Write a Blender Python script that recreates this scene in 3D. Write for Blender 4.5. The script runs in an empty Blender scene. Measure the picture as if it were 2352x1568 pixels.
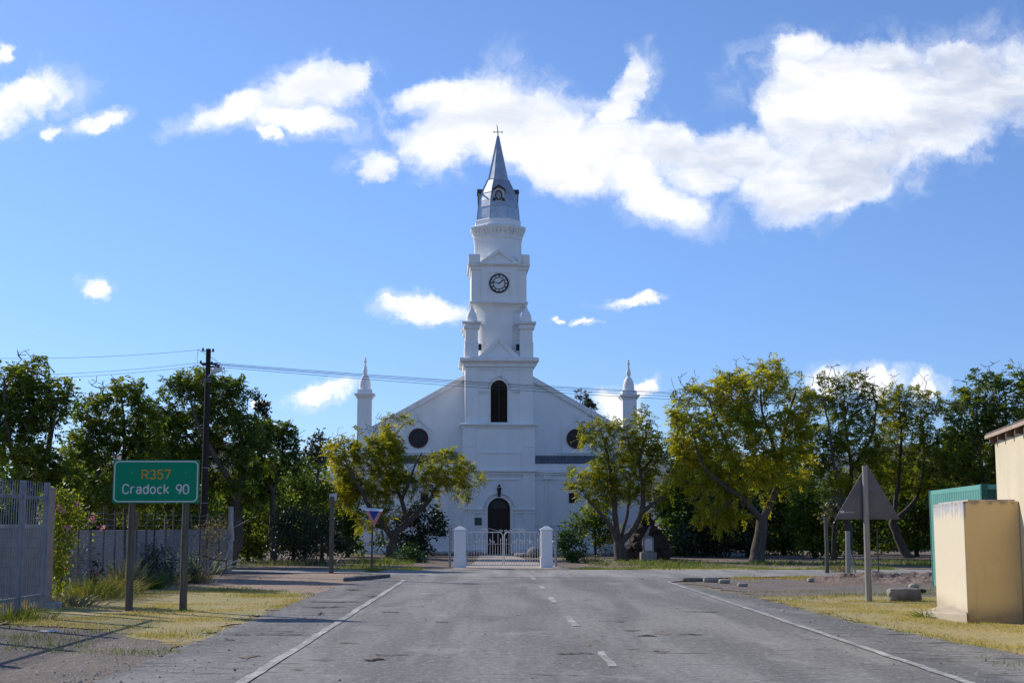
import bpy, bmesh, math, random
import numpy as np
from mathutils import Vector, Matrix
from math import radians as R, sin, cos, tan, pi, atan, sqrt

rng = np.random.default_rng(7)
random.seed(7)
SC = bpy.context.scene
C = SC.collection

# ------------------------------------------------------------------ camera
F, CX, CY = 3230.0, 1176.0, 784.0            # focal length and centre on a 2352 wide picture
HC = 1.7
PITCH = atan(418 / F)
YAW = atan(42 / F * cos(PITCH))
fw = Vector((sin(YAW) * cos(PITCH), cos(YAW) * cos(PITCH), sin(PITCH)))
rt = Vector((cos(YAW), -sin(YAW), 0))
up = rt.cross(fw)
cam = bpy.data.objects.new('camera', bpy.data.cameras.new('camera'))
C.objects.link(cam)
m = Matrix((rt, up, -fw)).transposed().to_4x4()
m.translation = (0, 0, HC)
cam.matrix_world = m
cam.data.sensor_width = 36
cam.data.lens = F / 2352 * 36
cam.data.clip_start = .1
cam.data.clip_end = 20000
SC.camera = cam


def ray(px, py):
    return fw * F + rt * (px - CX) + up * (CY - py)


def G(px, py, z=0.0):
    d = ray(px, py)
    t = (z - HC) / d.z
    return Vector((d.x * t, d.y * t, z))


def At(px, py, Y):
    d = ray(px, py)
    t = Y / d.y
    return Vector((d.x * t, Y, HC + d.z * t))


def proj(p):
    d = Vector(p) - Vector((0, 0, HC))
    k = F / d.dot(fw)
    return CX + d.dot(rt) * k, CY - d.dot(up) * k


def y_on(px, X, lo=8.0, hi=200.0):
    """how far along the line x = X the ground meets picture column px (left of the road)"""
    for _ in range(50):
        m_ = (lo + hi) / 2
        if proj((X, m_, .3))[0] < px:
            lo = m_
        else:
            hi = m_
    return lo


# ------------------------------------------------------------------ light and sky
SUN_EL = R(31)
sx_, sy_ = -0.75, 0.66
SUN_AZ = math.atan2(sx_, sy_)                # from +Y towards +X
sd = Vector((sin(SUN_AZ) * cos(SUN_EL), cos(SUN_AZ) * cos(SUN_EL), sin(SUN_EL)))
sun = bpy.data.objects.new('sun', bpy.data.lights.new('sun', 'SUN'))
C.objects.link(sun)
sun.data.energy = 4.5
sun.data.angle = R(.5)
sun.data.color = (1, .93, .82)
sun.rotation_euler = sd.to_track_quat('Z', 'Y').to_euler()
sun.location = (-20, 20, 40)

SC.view_settings.view_transform = 'Standard'
SC.view_settings.look = 'None'
SC.view_settings.gamma = 1
SC.view_settings.use_curve_mapping = False
SC.view_settings.exposure = 0.2
SKY_STRENGTH = .11
try:
    SC.cycles.use_denoising = True
    SC.cycles.denoiser = 'OPENIMAGEDENOISE'
    SC.cycles.max_bounces = 8
    SC.cycles.transparent_max_bounces = 8
except Exception:
    pass

W = bpy.data.worlds.new("World")
SC.world = W
W.use_nodes = True


class NT:
    def __init__(s, tree):
        s.t = tree
        s.n = tree.nodes
        s.l = tree.links

    def new(s, typ, **kw):
        nd = s.n.new(typ)
        for k, v in kw.items():
            setattr(nd, k, v)
        return nd

    def put(s, nd, key, val):
        if val is None:
            return
        if hasattr(val, 'is_output'):
            s.l.new(val, nd.inputs[key])
        else:
            nd.inputs[key].default_value = val

    def math(s, op, a, b=None, c=None, clamp=False):
        nd = s.new('ShaderNodeMath', operation=op, use_clamp=clamp)
        s.put(nd, 0, a)
        s.put(nd, 1, b)
        s.put(nd, 2, c)
        return nd.outputs[0]

    def vmath(s, op, a, b=None, out=0):
        nd = s.new('ShaderNodeVectorMath', operation=op)
        s.put(nd, 0, a)
        s.put(nd, 1, b)
        return nd.outputs[out]

    def mix(s, fac, a, b, blend='MIX'):
        nd = s.new('ShaderNodeMix', data_type='RGBA', blend_type=blend)
        s.put(nd, 0, fac)
        for k, v in ((6, a), (7, b)):
            if not hasattr(v, 'is_output') and len(v) == 3:
                v = (*v, 1)
            s.put(nd, k, v)
        return nd.outputs[2]

    def noise(s, vec, scale, detail=4, rough=.55, dist=0, out=0):
        nd = s.new('ShaderNodeTexNoise')
        s.put(nd, 'Vector', vec)
        s.put(nd, 'Scale', scale)
        s.put(nd, 'Detail', detail)
        s.put(nd, 'Roughness', rough)
        s.put(nd, 'Distortion', dist)
        return nd.outputs[out]

    def smooth(s, x, lo, hi, a=0.0, b=1.0):
        nd = s.new('ShaderNodeMapRange', interpolation_type='SMOOTHSTEP')
        s.put(nd, 0, x)
        s.put(nd, 1, lo)
        s.put(nd, 2, hi)
        s.put(nd, 3, a)
        s.put(nd, 4, b)
        return nd.outputs[0]

    def scale3(s, vec, sc):
        return s.vmath('MULTIPLY', vec, sc)


def build_world():
    T = NT(W.node_tree)
    T.n.clear()
    out = T.new('ShaderNodeOutputWorld')
    bg = T.new('ShaderNodeBackground')
    T.l.new(bg.outputs[0], out.inputs[0])
    sky = T.new('ShaderNodeTexSky', sky_type='NISHITA', sun_disc=False)
    sky.sun_elevation = SUN_EL
    sky.sun_rotation = SUN_AZ % (2 * pi)
    sky.altitude = 800
    sky.air_density = 1.0
    sky.dust_density = .35
    sky.ozone_density = 3.0
    tc = T.new('ShaderNodeTexCoord')
    d = tc.outputs['Generated']
    sep = T.new('ShaderNodeSeparateXYZ')
    T.l.new(d, sep.inputs[0])
    x, y, z = sep.outputs
    ys = T.math('MAXIMUM', y, .05)
    u = T.math('DIVIDE', x, ys)
    v = T.math('DIVIDE', z, ys)
    com = T.new('ShaderNodeCombineXYZ')
    T.l.new(u, com.inputs[0])
    T.l.new(v, com.inputs[1])
    p = com.outputs[0]
    # wind-torn edges: bend the coordinates before the cloud bodies are measured
    w1 = T.noise(p, 9, 9, .62, out=1)
    w1 = T.vmath('SUBTRACT', w1, (.5, .5, .5))
    w1 = T.vmath('MULTIPLY', w1, (.085, .06, 0))
    w2 = T.noise(p, 45, 7, .65, out=1)
    w2 = T.vmath('SUBTRACT', w2, (.5, .5, .5))
    w2 = T.vmath('MULTIPLY', w2, (.022, .016, 0))
    pw = T.vmath('ADD', T.vmath('ADD', p, w1), w2)
    blobs = [
        (2070, 225, 290, 125, 4), (1860, 250, 130, 140, 0), (1890, 390, 190, 85, 15), (2260, 200, 190, 115, 0),
        (2420, 210, 170, 115, 0), (1820, 425, 120, 80, 0), (1950, 430, 130, 50, 12), (2110, 330, 240, 85, 20), (1835, 115, 55, 45, 0),
        (1700, 335, 120, 62, 0), (2010, 135, 120, 55, 0), (1835, 190, 85, 90, 0), (1920, 150, 110, 60, 0), (1790, 270, 70, 80, 0), (1620, 390, 90, 55, -10), (2200, 130, 100, 45, 0),
        (1100, 245, 160, 100, 0), (1150, 340, 150, 62, -8), (1230, 290, 220, 115, -10), (1290, 330, 150, 90, -10), (1400, 340, 190, 95, -15), (1560, 330, 130, 62, -10),
        (1530, 455, 115, 52, -10), (1480, 410, 110, 50, -15), (1000, 345, 100, 66, 0), (1040, 300, 90, 70, 0), (1440, 180, 85, 45, 50), (1400, 250, 70, 50, 20), (990, 205, 85, 50, 20), (1290, 390, 150, 55, -12),
        (545, 245, 125, 42, 18), (715, 200, 130, 60, 12), (690, 262, 135, 38, -8), (810, 172, 52, 42, 0), (640, 300, 46, 20, -20),
        (60, 225, 115, 40, 12), (-30, 260, 90, 42, 0), (118, 292, 28, 16, 0), (220, 270, 60, 20, 15), (-2, 145, 24, 20, 0),
        (238, 680, 38, 26, -10), (865, 390, 46, 44, -20), (975, 714, 125, 30, -8), (1450, 690, 66, 14, 3), (1282, 734, 14, 6, 0),
        (1342, 741, 20, 7, 0), (760, 908, 75, 18, 6), (1430, 935, 72, 30, 0), (1490, 897, 34, 22, 0), (1900, 874, 50, 36, 0),
        (2010, 878, 66, 28, 0), (2130, 888, 40, 22, 0), (612, 916, 18, 9, 0), (900, 700, 40, 22, -20),
    ]
    mask = None
    for (px, py, rx, ry, rot) in blobs:
        r_ = ray(px, py)
        mp = T.new('ShaderNodeMapping', vector_type='TEXTURE')
        T.l.new(pw, mp.inputs[0])
        mp.inputs[1].default_value = (r_.x / r_.y, r_.z / r_.y, 0)
        mp.inputs[2].default_value = (0, 0, R(rot))
        mp.inputs[3].default_value = (rx * 1.14 / F, ry * 1.14 / F, 1)
        ln = T.vmath('LENGTH', mp.outputs[0], out=1)
        mask = ln if mask is None else T.math('SMOOTH_MIN', mask, ln, .12)
    f = T.math('SUBTRACT', 1.0, mask)
    n1 = T.noise(pw, 22, 8, .6, .2)
    n2 = T.noise(pw, 80, 6, .6, .2)
    nn = T.math('ADD', T.math('MULTIPLY', T.math('SUBTRACT', n1, .5), 1.2), T.math('MULTIPLY', T.math('SUBTRACT', n2, .5), .55))
    fd = T.math('ADD', T.math('MULTIPLY', f, 1.15), nn)
    dens = T.smooth(fd, -.18, .72)
    dens = T.math('MULTIPLY', dens, T.smooth(f, -.4, .25))
    veil = T.math('MULTIPLY', T.smooth(fd, -.55, .25), T.smooth(n1, .42, .62, 0, .34))
    dens = T.math('MAXIMUM', dens, veil)
    front = T.smooth(y, .05, .3)
    dens = T.math('MULTIPLY', dens, front)
    # unseen noise cloud added behind the photographer to brighten the shaded church front
    nb = T.noise(T.vmath('MULTIPLY', d, (1, 1, 2.2)), 2.6, 8, .58, .3)
    back = T.math('MULTIPLY', T.smooth(nb, .52, .70), T.math('MULTIPLY', T.smooth(y, .0, -.25), T.smooth(z, .02, .15)))
    dens = T.math('MAXIMUM', dens, back)
    thin = T.smooth(y, .05, -.1)  # selects the added cloud behind the viewer
    # grey undersides of the thick clouds, seen as long soft folds
    n3 = T.noise(T.vmath('ADD', T.vmath('MULTIPLY', p, (.8, 2.0, 1)), T.vmath('MULTIPLY', w1, (.8, .8, 0))), 8, 6, .55)
    grey = T.math('MULTIPLY', T.smooth(f, .12, .6), T.smooth(n3, .42, .64))
    grey = T.math('MULTIPLY', T.math('MULTIPLY', grey, T.smooth(u, -.16, .30, .45, 1.0)), T.smooth(v, .16, .24, .15, 1.0))
    ccol = T.mix(grey, (.93, .945, .975), (.52, .58, .72))
    # sky: a little deeper and more violet than the raw model, as the camera saw it
    tint = T.mix(T.smooth(z, -.02, .36), (.58, .73, 1.08), (.86, .985, 1.24))
    sk = T.mix(1.0, sky.outputs[0], tint, 'MULTIPLY')
    ccol = T.mix(thin, ccol, (.62, .74, 1.0))  # added cloud tinted blue to cool the light on the church
    ccol = T.vmath('MULTIPLY', ccol, (1 / SKY_STRENGTH,) * 3)
    T.l.new(T.mix(dens, sk, ccol), bg.inputs[0])
    bg.inputs[1].default_value = SKY_STRENGTH


build_world()

# ------------------------------------------------------------------ materials
MATS = {}


def base_mat(name):
    mt = bpy.data.materials.new(name)
    mt.use_nodes = True
    T = NT(mt.node_tree)
    b = T.n['Principled BSDF']
    return mt, T, b


def pm(name, col, rough=.8, var=.25, scale=3.0, bump=.0, bscale=40, col2=None, metal=0, streak=None, spec=.3, grime=None, runs=None):
    """A procedural painted, stone, wood or metal surface: two tones mixed by noise, optional streaks and bump."""
    if name in MATS:
        return MATS[name]
    mt, T, b = base_mat(name)
    tc = T.new('ShaderNodeTexCoord').outputs['Object']
    v = T.scale3(tc, streak) if streak else tc
    n = T.noise(v, scale, 6, .6)
    c2 = col2 or tuple(c * (1 - var) for c in col)
    fac = T.smooth(n, .32, .68)
    c = T.mix(fac, col, c2)
    if grime:
        g = T.noise(T.scale3(tc, (1, 1, .25)), grime[1], 8, .65)
        c = T.mix(T.smooth(g, .52, .8, 0, grime[2]), c, grime[0])
    if runs:
        g = T.noise(T.scale3(tc, (5, 5, .22)), 1.3, 6, .6)
        g2 = T.noise(tc, .5, 3, .5)
        c = T.mix(T.math('MULTIPLY', T.smooth(g, .54, .74, 0, runs[1]), T.smooth(g2, .42, .62)), c, runs[0])
    T.l.new(c, b.inputs['Base Color'])
    b.inputs['Roughness'].default_value = rough
    b.inputs['Metallic'].default_value = metal
    b.inputs['Specular IOR Level'].default_value = spec
    if bump:
        bn = T.new('ShaderNodeBump')
        bn.inputs['Strength'].default_value = bump
        bn.inputs['Distance'].default_value = .02
        T.l.new(T.noise(v, bscale, 6, .6), bn.inputs['Height'])
        T.l.new(bn.outputs[0], b.inputs['Normal'])
    MATS[name] = mt
    return mt


def leaf_mat(name, dark, mid, light, trans=.45, rough=.5):
    mt, T, b = base_mat(name)
    at = T.new('ShaderNodeAttribute', attribute_name='tint')
    rp = T.new('ShaderNodeValToRGB')
    rp.color_ramp.elements[0].color = (*dark, 1)
    rp.color_ramp.elements[1].color = (*light, 1)
    rp.color_ramp.elements[1].position = 1
    e = rp.color_ramp.elements.new(.5)
    e.color = (*mid, 1)
    T.l.new(at.outputs['Fac'], rp.inputs[0])
    T.l.new(rp.outputs[0], b.inputs['Base Color'])
    b.inputs['Roughness'].default_value = rough
    b.inputs['Specular IOR Level'].default_value = .35
    tr = T.new('ShaderNodeBsdfTranslucent')
    T.l.new(T.mix(1, rp.outputs[0], (1.5, 1.35, .5), 'MULTIPLY'), tr.inputs[0])
    mx = T.new('ShaderNodeMixShader')
    mx.inputs[0].default_value = trans
    T.l.new(b.outputs[0], mx.inputs[1])
    T.l.new(tr.outputs[0], mx.inputs[2])
    T.l.new(mx.outputs[0], T.n['Material Output'].inputs[0])
    MATS[name] = mt
    return mt


# ------------------------------------------------------------------ object helpers
def tag(o, label=None, cat=None, group=None, kind=None):
    for k, v in (('label', label), ('category', cat), ('group', group), ('kind', kind)):
        if v:
            o[k] = v
    return o


def thing(name, label, cat, loc=(0, 0, 0), rz=0, group=None):
    o = bpy.data.objects.new(name, None)
    o.empty_display_size = .3
    C.objects.link(o)
    o.location = loc
    o.rotation_euler = (0, 0, rz)
    return tag(o, label, cat, group)


def copy_thing(src, loc, rz=0, label=None, scale=None):
    c = src.copy()
    C.objects.link(c)
    c.location = loc
    c.rotation_euler = (0, 0, rz)
    if scale:
        c.scale = scale
    if label:
        c['label'] = label
    for ch in list(src.children):
        d = ch.copy()
        C.objects.link(d)
        d.parent = c
        for g in list(ch.children):
            e = g.copy()
            C.objects.link(e)
            e.parent = d
    return c


class MB:
    def __init__(s):
        s.v = []
        s.f = []

    def add(s, vs, fs):
        o = len(s.v)
        s.v += [tuple(p) for p in vs]
        s.f += [tuple(i + o for i in f) for f in fs]
        return s

    def box(s, x0, x1, y0, y1, z0, z1):
        vs = [(x, y, z) for z in (z0, z1) for y in (y0, y1) for x in (x0, x1)]
        return s.add(vs, [(0, 2, 3, 1), (4, 5, 7, 6), (0, 1, 5, 4), (2, 6, 7, 3), (0, 4, 6, 2), (1, 3, 7, 5)])

    def prism(s, poly, y0, y1):
        """poly of (x,z), counter-clockwise seen from -y; extruded from y0 to y1"""
        n = len(poly)
        vs = [(x, y0, z) for x, z in poly] + [(x, y1, z) for x, z in poly]
        fs = [tuple(range(n)), tuple(range(2 * n - 1, n - 1, -1))]
        fs += [(i, i + n, (i + 1) % n + n, (i + 1) % n) for i in range(n)]
        return s.add(vs, fs)

    def slab(s, poly, z0, z1):
        """poly of (x,y) counter-clockwise from above"""
        n = len(poly)
        vs = [(x, y, z0) for x, y in poly] + [(x, y, z1) for x, y in poly]
        fs = [tuple(range(n - 1, -1, -1)), tuple(range(n, 2 * n))]
        fs += [(i, (i + 1) % n, (i + 1) % n + n, i + n) for i in range(n)]
        return s.add(vs, fs)

    def loft(s, rings, closed=True, caps=True):
        n = len(rings[0])
        o = len(s.v)
        for r in rings:
            s.v += [tuple(p) for p in r]
        for k in range(len(rings) - 1):
            for i in range(n if closed else n - 1):
                j = (i + 1) % n
                s.f.append((o + k * n + i, o + k * n + j, o + (k + 1) * n + j, o + (k + 1) * n + i))
        if caps:
            s.f.append(tuple(o + i for i in range(n - 1, -1, -1)))
            s.f.append(tuple(o + (len(rings) - 1) * n + i for i in range(n)))
        return s

    def lathe(s, prof, cx=0, cy=0, n=16, rot=0.0, flat=False):
        """prof of (r,z) from below to above; flat: r is the apothem of an n-gon"""
        k = 1 / cos(pi / n) if flat else 1
        rings = [[(cx + r * k * cos(rot + 2 * pi * i / n), cy + r * k * sin(rot + 2 * pi * i / n), z) for i in range(n)] for r, z in prof]
        return s.loft(rings)

    def sq(s, prof, cx=0, cy=0):
        """a square tower of rings (half width, z)"""
        return s.loft([[(cx - r, cy - r, z), (cx + r, cy - r, z), (cx + r, cy + r, z), (cx - r, cy + r, z)] for r, z in prof])

    def tube(s, pts, r, n=8, caps=True):
        pts = [Vector(p) for p in pts]
        rs = r if isinstance(r, (list, tuple)) else [r] * len(pts)
        rings = []
        ref = None
        for i, p in enumerate(pts):
            d = (pts[min(i + 1, len(pts) - 1)] - pts[max(i - 1, 0)])
            d = d.normalized() if d.length > 1e-9 else Vector((0, 0, 1))
            if ref is None:
                ref = Vector((1, 0, 0)) if abs(d.x) < .8 else Vector((0, 1, 0))
            a = (ref - d * ref.dot(d)).normalized()
            b = d.cross(a)
            ref = a
            rings.append([p + (a * cos(2 * pi * k / n) + b * sin(2 * pi * k / n)) * rs[i] for k in range(n)])
        return s.loft(rings, caps=caps)

    def build(s, name, mat, parent=None, smooth=False, bevel=0, auto=None):
        me = bpy.data.meshes.new(name)
        me.from_pydata(s.v, [], s.f)
        me.validate()
        bm = bmesh.new()
        bm.from_mesh(me)
        bmesh.ops.recalc_face_normals(bm, faces=bm.faces)
        bm.to_mesh(me)
        bm.free()
        if mat:
            me.materials.append(mat)
        if smooth:
            me.polygons.foreach_set('use_smooth', [True] * len(me.polygons))
            if auto:
                me.set_sharp_from_angle(angle=R(auto))
        o = bpy.data.objects.new(name, me)
        C.objects.link(o)
        if parent:
            o.parent = parent
        if bevel:
            md = o.modifiers.new('bevel', 'BEVEL')
            md.width = bevel
            md.segments = 2
            md.limit_method = 'ANGLE'
            md.angle_limit = R(35)
        return o


def raw_mesh(name, V, Fc, mat, parent=None, tint=None, smooth=False):
    """V n x 3, Fc m x k numpy arrays; tint: one value per face"""
    me = bpy.data.meshes.new(name)
    k = Fc.shape[1]
    me.vertices.add(len(V))
    me.vertices.foreach_set('co', np.ascontiguousarray(V, dtype=np.float32).ravel())
    me.loops.add(Fc.size)
    me.loops.foreach_set('vertex_index', np.ascontiguousarray(Fc, dtype=np.int32).ravel())
    me.polygons.add(len(Fc))
    me.polygons.foreach_set('loop_start', np.arange(0, Fc.size, k, dtype=np.int32))
    me.polygons.foreach_set('loop_total', np.full(len(Fc), k, dtype=np.int32))
    if smooth:
        me.polygons.foreach_set('use_smooth', np.ones(len(Fc), dtype=bool))
    me.update(calc_edges=True)
    if tint is not None:
        a = me.attributes.new('tint', 'FLOAT', 'FACE')
        a.data.foreach_set('value', np.ascontiguousarray(tint, dtype=np.float32))
    if mat:
        me.materials.append(mat)
    o = bpy.data.objects.new(name, me)
    C.objects.link(o)
    if parent:
        o.parent = parent
    return o


def sheet(name, poly, z, mat, jit=0.0, step=.6, kind='structure'):
    """a flat ground sheet from a polygon of (x,y), its outline broken up by jit metres"""
    pts = []
    n = len(poly)
    for i in range(n):
        a, b = Vector(poly[i][:2]), Vector(poly[(i + 1) % n][:2])
        k = max(1, int((b - a).length / step)) if jit else 1
        k = min(k, 160)
        for q in range(k):
            p = a.lerp(b, q / k)
            if jit:
                p += Vector((random.uniform(-jit, jit), random.uniform(-jit, jit)))
            pts.append((p.x, p.y, z))
    from mathutils.geometry import delaunay_2d_cdt
    nv = len(pts)
    v2, _, fc, _, _, _ = delaunay_2d_cdt([Vector((q[0], q[1])) for q in pts], [(i, (i + 1) % nv) for i in range(nv)], [], 1, 1e-5)
    me = bpy.data.meshes.new(name)
    tris = []
    for t in fc:
        a_, b_, c_ = (v2[i] for i in t[:3])
        ccw = (b_.x - a_.x) * (c_.y - a_.y) - (b_.y - a_.y) * (c_.x - a_.x) > 0
        tris.append(tuple(t) if ccw else tuple(reversed(t)))
    me.from_pydata([(q.x, q.y, z) for q in v2], [], tris)
    me.materials.append(mat)
    o = bpy.data.objects.new(name, me)
    C.objects.link(o)
    return tag(o, kind=kind)


# ------------------------------------------------------------------ ground, roads
def ground_mat(name, cols, scales, rough=.95, bump=.5, bscale=60, stretch=(1, 1, 1), speck=None, dist=.03):
    """cols: three tones; scales: patch size, grain size"""
    mt, T, b = base_mat(name)
    tc = T.new('ShaderNodeTexCoord').outputs['Object']
    v = T.scale3(tc, stretch)
    n1 = T.noise(v, scales[0], 7, .6, .4)
    n2 = T.noise(v, scales[1], 5, .6)
    c = T.mix(T.smooth(n1, .35, .65), cols[0], cols[1])
    c = T.mix(T.smooth(n2, .5, .72, 0, .85), c, cols[2])
    if speck:
        n3 = T.noise(tc, speck[1], 2, .5)
        c = T.mix(T.smooth(n3, .62, .7), c, speck[0])
        if len(speck) > 2:
            c = T.mix(T.smooth(n3, .36, .3), c, speck[2])
    gr = T.noise(tc, 22, 5, .75)
    gv = T.smooth(gr, .34, .66, .62, 1.34)
    cm = T.new('ShaderNodeCombineXYZ')
    for i_ in range(3):
        T.l.new(gv, cm.inputs[i_])
    c = T.mix(1.0, c, cm.outputs[0], 'MULTIPLY')
    T.l.new(c, b.inputs['Base Color'])
    b.inputs['Roughness'].default_value = rough
    b.inputs['Specular IOR Level'].default_value = .2
    bn = T.new('ShaderNodeBump')
    bn.inputs['Strength'].default_value = bump
    bn.inputs['Distance'].default_value = dist
    h = T.math('ADD', T.noise(v, bscale, 6, .65), T.math('MULTIPLY', T.noise(v, bscale * .12, 4, .5), 2.0))
    T.l.new(h, bn.inputs['Height'])
    T.l.new(bn.outputs[0], b.inputs['Normal'])
    MATS[name] = mt
    return mt


def asphalt_mat(name, shoulder=False, pale=1.0):
    mt, T, b = base_mat(name)
    tc = T.new('ShaderNodeTexCoord').outputs['Object']
    k = pale * 1.22
    a0, a1, a2 = (.172 * k, .164 * k, .154 * k), (.218 * k, .208 * k, .194 * k), (.115 * k, .112 * k, .108 * k)
    if shoulder:
        a0, a1, a2 = (.175, .174, .174), (.235, .23, .225), (.095, .092, .088)
    big = T.noise(T.scale3(tc, (1, .10, 1)), .9, 6, .6, .5)          # long wheel-worn streaks
    med = T.noise(T.scale3(tc, (.6, 1, 1)), 2.2, 7, .65, .6)
    c = T.mix(T.smooth(big, .38, .62), (a0[0] * .86, a0[1] * .86, a0[2] * .86), (a1[0] * 1.12, a1[1] * 1.12, a1[2] * 1.12))
    c = T.mix(T.smooth(med, .54, .8, 0, .7), c, a2)
    # chip-seal stones
    st = T.new('ShaderNodeTexVoronoi')
    T.put(st, 'Vector', tc)
    T.put(st, 'Scale', 55.0)
    c = T.mix(T.math('MULTIPLY', st.outputs['Distance'], .55, clamp=True), c, (.06 * k, .06 * k, .06 * k))
    gr = T.noise(tc, 28, 3, .7)
    c = T.mix(T.smooth(gr, .58, .74, 0, .6), c, (.33 * k, .325 * k, .315 * k))
    c = T.mix(T.smooth(gr, .40, .30, 0, .55), c, (.055, .053, .05))
    g2 = T.noise(T.scale3(tc, (1, .75, 1)), 11, 4, .75)
    c = T.mix(T.smooth(g2, .50, .72, 0, .55), c, (.36 * k, .355 * k, .345 * k))
    c = T.mix(T.smooth(g2, .48, .30, 0, .6), c, (.075, .073, .07))
    # short cracks and lifted edges lying across the road
    cr = T.noise(T.scale3(tc, (.5, 3.0, 1)), 2.0, 6, .62, 1.1)
    th = .61 if not shoulder else .565
    gate = T.smooth(T.noise(T.vmath('ADD', tc, (7.3, 2.1, 0)), .45, 3, .5), .42, .56)
    cf = T.math('MULTIPLY', T.smooth(cr, th, th + .035), gate)
    c = T.mix(T.math('MULTIPLY', cf, .85), c, (.045, .042, .038))
    # pale dust scuffed along the edge line
    du = T.noise(T.scale3(tc, (1, .5, 1)), .7, 6, .6)
    c = T.mix(T.smooth(du, .56, .74, 0, .6), c, (.36, .345, .325))
    # earth washed into worn spots
    er = T.noise(tc, .9, 6, .65)
    c = T.mix(T.smooth(er, .62, .78, 0, .6), c, (.24, .20, .16))
    T.l.new(c, b.inputs['Base Color'])
    b.inputs['Roughness'].default_value = .88
    b.inputs['Specular IOR Level'].default_value = .25
    bn = T.new('ShaderNodeBump')
    bn.inputs['Strength'].default_value = .55 if not shoulder else .9
    bn.inputs['Distance'].default_value = .02
    h = T.math('ADD', T.math('MULTIPLY', gr, .8), T.noise(T.scale3(tc, (.5, 1.6, 1)), 3.5, 5, .6))
    h = T.math('SUBTRACT', h, T.math('MULTIPLY', cf, .8))
    T.l.new(h, bn.inputs['Height'])
    T.l.new(bn.outputs[0], b.inputs['Normal'])
    MATS[name] = mt
    return mt


def paint_mat():
    mt, T, b = base_mat('road_paint')
    tc = T.new('ShaderNodeTexCoord').outputs['Object']
    n = T.noise(tc, 16, 6, .7)
    n2 = T.noise(tc, 1.3, 4, .5)
    n3 = T.noise(tc, 5, 5, .65)
    f = T.smooth(T.math('ADD', T.math('ADD', T.math('MULTIPLY', n, .8), T.math('MULTIPLY', n3, .5)), T.math('MULTIPLY', n2, .6)), .78, 1.06)
    T.l.new(T.mix(f, (.46, .445, .41), (.215, .208, .20)), b.inputs['Base Color'])
    b.inputs['Roughness'].default_value = .8
    return mt


M_DIRT = ground_mat('dry_earth', [(.24, .185, .135), (.17, .135, .10), (.30, .24, .175)], (.5, 9), speck=((.38, .33, .27), 38, (.10, .08, .06)))
M_YARD = ground_mat('churchyard_earth', [(.20, .15, .12), (.13, .105, .085), (.26, .21, .17)], (.35, 5), speck=((.3, .26, .22), 25, (.08, .07, .06)))
M_GRAVEL = ground_mat('verge_gravel', [(.205, .168, .142), (.16, .132, .112), (.255, .215, .185)], (.7, 14), bump=.8, bscale=45, speck=((.40, .37, .34), 30, (.07, .06, .052)))
M_SAND = ground_mat('sandy_corner', [(.34, .25, .19), (.27, .20, .15), (.38, .30, .235)], (.6, 9), speck=((.40, .34, .29), 30, (.16, .12, .09)))
M_TURF = ground_mat('dry_turf', [(.40, .325, .165), (.315, .28, .105), (.39, .295, .21)], (.6, 3), bump=.7, bscale=50, speck=((.36, .31, .17), 42, (.12, .10, .04)))
M_ROAD = asphalt_mat('worn_asphalt')
M_SHOULDER = asphalt_mat('broken_asphalt', True)
M_STREET = asphalt_mat('pale_asphalt', False, 1.3)
M_PAINT = paint_mat()
M_PATH = pm('path_concrete', (.42, .36, .31), .9, .25, 1.2, .3, 50, grime=((.2, .17, .14), .8, .6))
M_HILL_HAZE = ground_mat('hazed_hill_scrub', [(.085, .105, .12), (.065, .085, .10), (.11, .125, .135)], (.004, .02), bump=0.1, bscale=.02)  # scrub tones shifted blue: distance haze is put into the colour

sheet('ground', [(-4000, -60), (4000, -60), (4000, 6000), (-4000, 6000)], -.02, M_DIRT)
sheet('churchyard_ground', [(-70, 53.6), (70, 53.6), (70, 150), (-70, 150)], -.012, M_YARD, .25, 1.5)

# far blue ridge, glimpsed between the trees
hv, hf = [], []
N = 60
for i in range(N):
    a = -.75 + 1.5 * i / (N - 1)
    d = 2600
    hgt = 125 + 40 * sin(i * .37) + 28 * sin(i * .93 + 1) + 12 * sin(i * 2.3)
    for k, (dd, hh) in enumerate(((d, 0), (d + 320, hgt * .55), (d + 700, hgt), (d + 1500, 0))):
        hv.append((sin(a) * dd, cos(a) * dd, hh - 1 if hh == 0 else hh + 14 * sin(i * 1.7 + k)))
for i in range(N - 1):
    for k in range(3):
        hf.append((i * 4 + k, (i + 1) * 4 + k, (i + 1) * 4 + k + 1, i * 4 + k + 1))
hb = MB().add(hv, hf)
tag(hb.build('hills', M_HILL_HAZE, smooth=True), kind='structure')

# left verge, front to back: gravel, dry turf, sandy street corner
GRAVEL_L = [(-16, 4), (-4.2, 4), (-4.3, 20.6), (-5.0, 22.2), (-6.5, 23.3), (-8.4, 24.3), (-9.2, 25.2), (-16, 25)]
TURF_L = [(-4.35, 20.0), (-4.3, 33.2), (-5.2, 36.4), (-7.3, 38.5), (-9.6, 40.5), (-13, 40), (-13, 26), (-9, 26.2), (-8.3, 24.6), (-6.4, 23.3), (-5.2, 21.6)]
SAND_L = [(-4.2, 33.0), (-4.2, 41.6), (-3.3, 45.2), (-4.4, 49.5), (-14, 49.9), (-13, 39.5), (-7.5, 38)]
sheet('gravel_verge', GRAVEL_L, -.008, M_GRAVEL, .2, .3)
sheet('turf_verge', TURF_L, -.004, M_TURF, .28, .25)
sheet('sandy_verge', SAND_L, -.006, M_SAND, .2)
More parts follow.
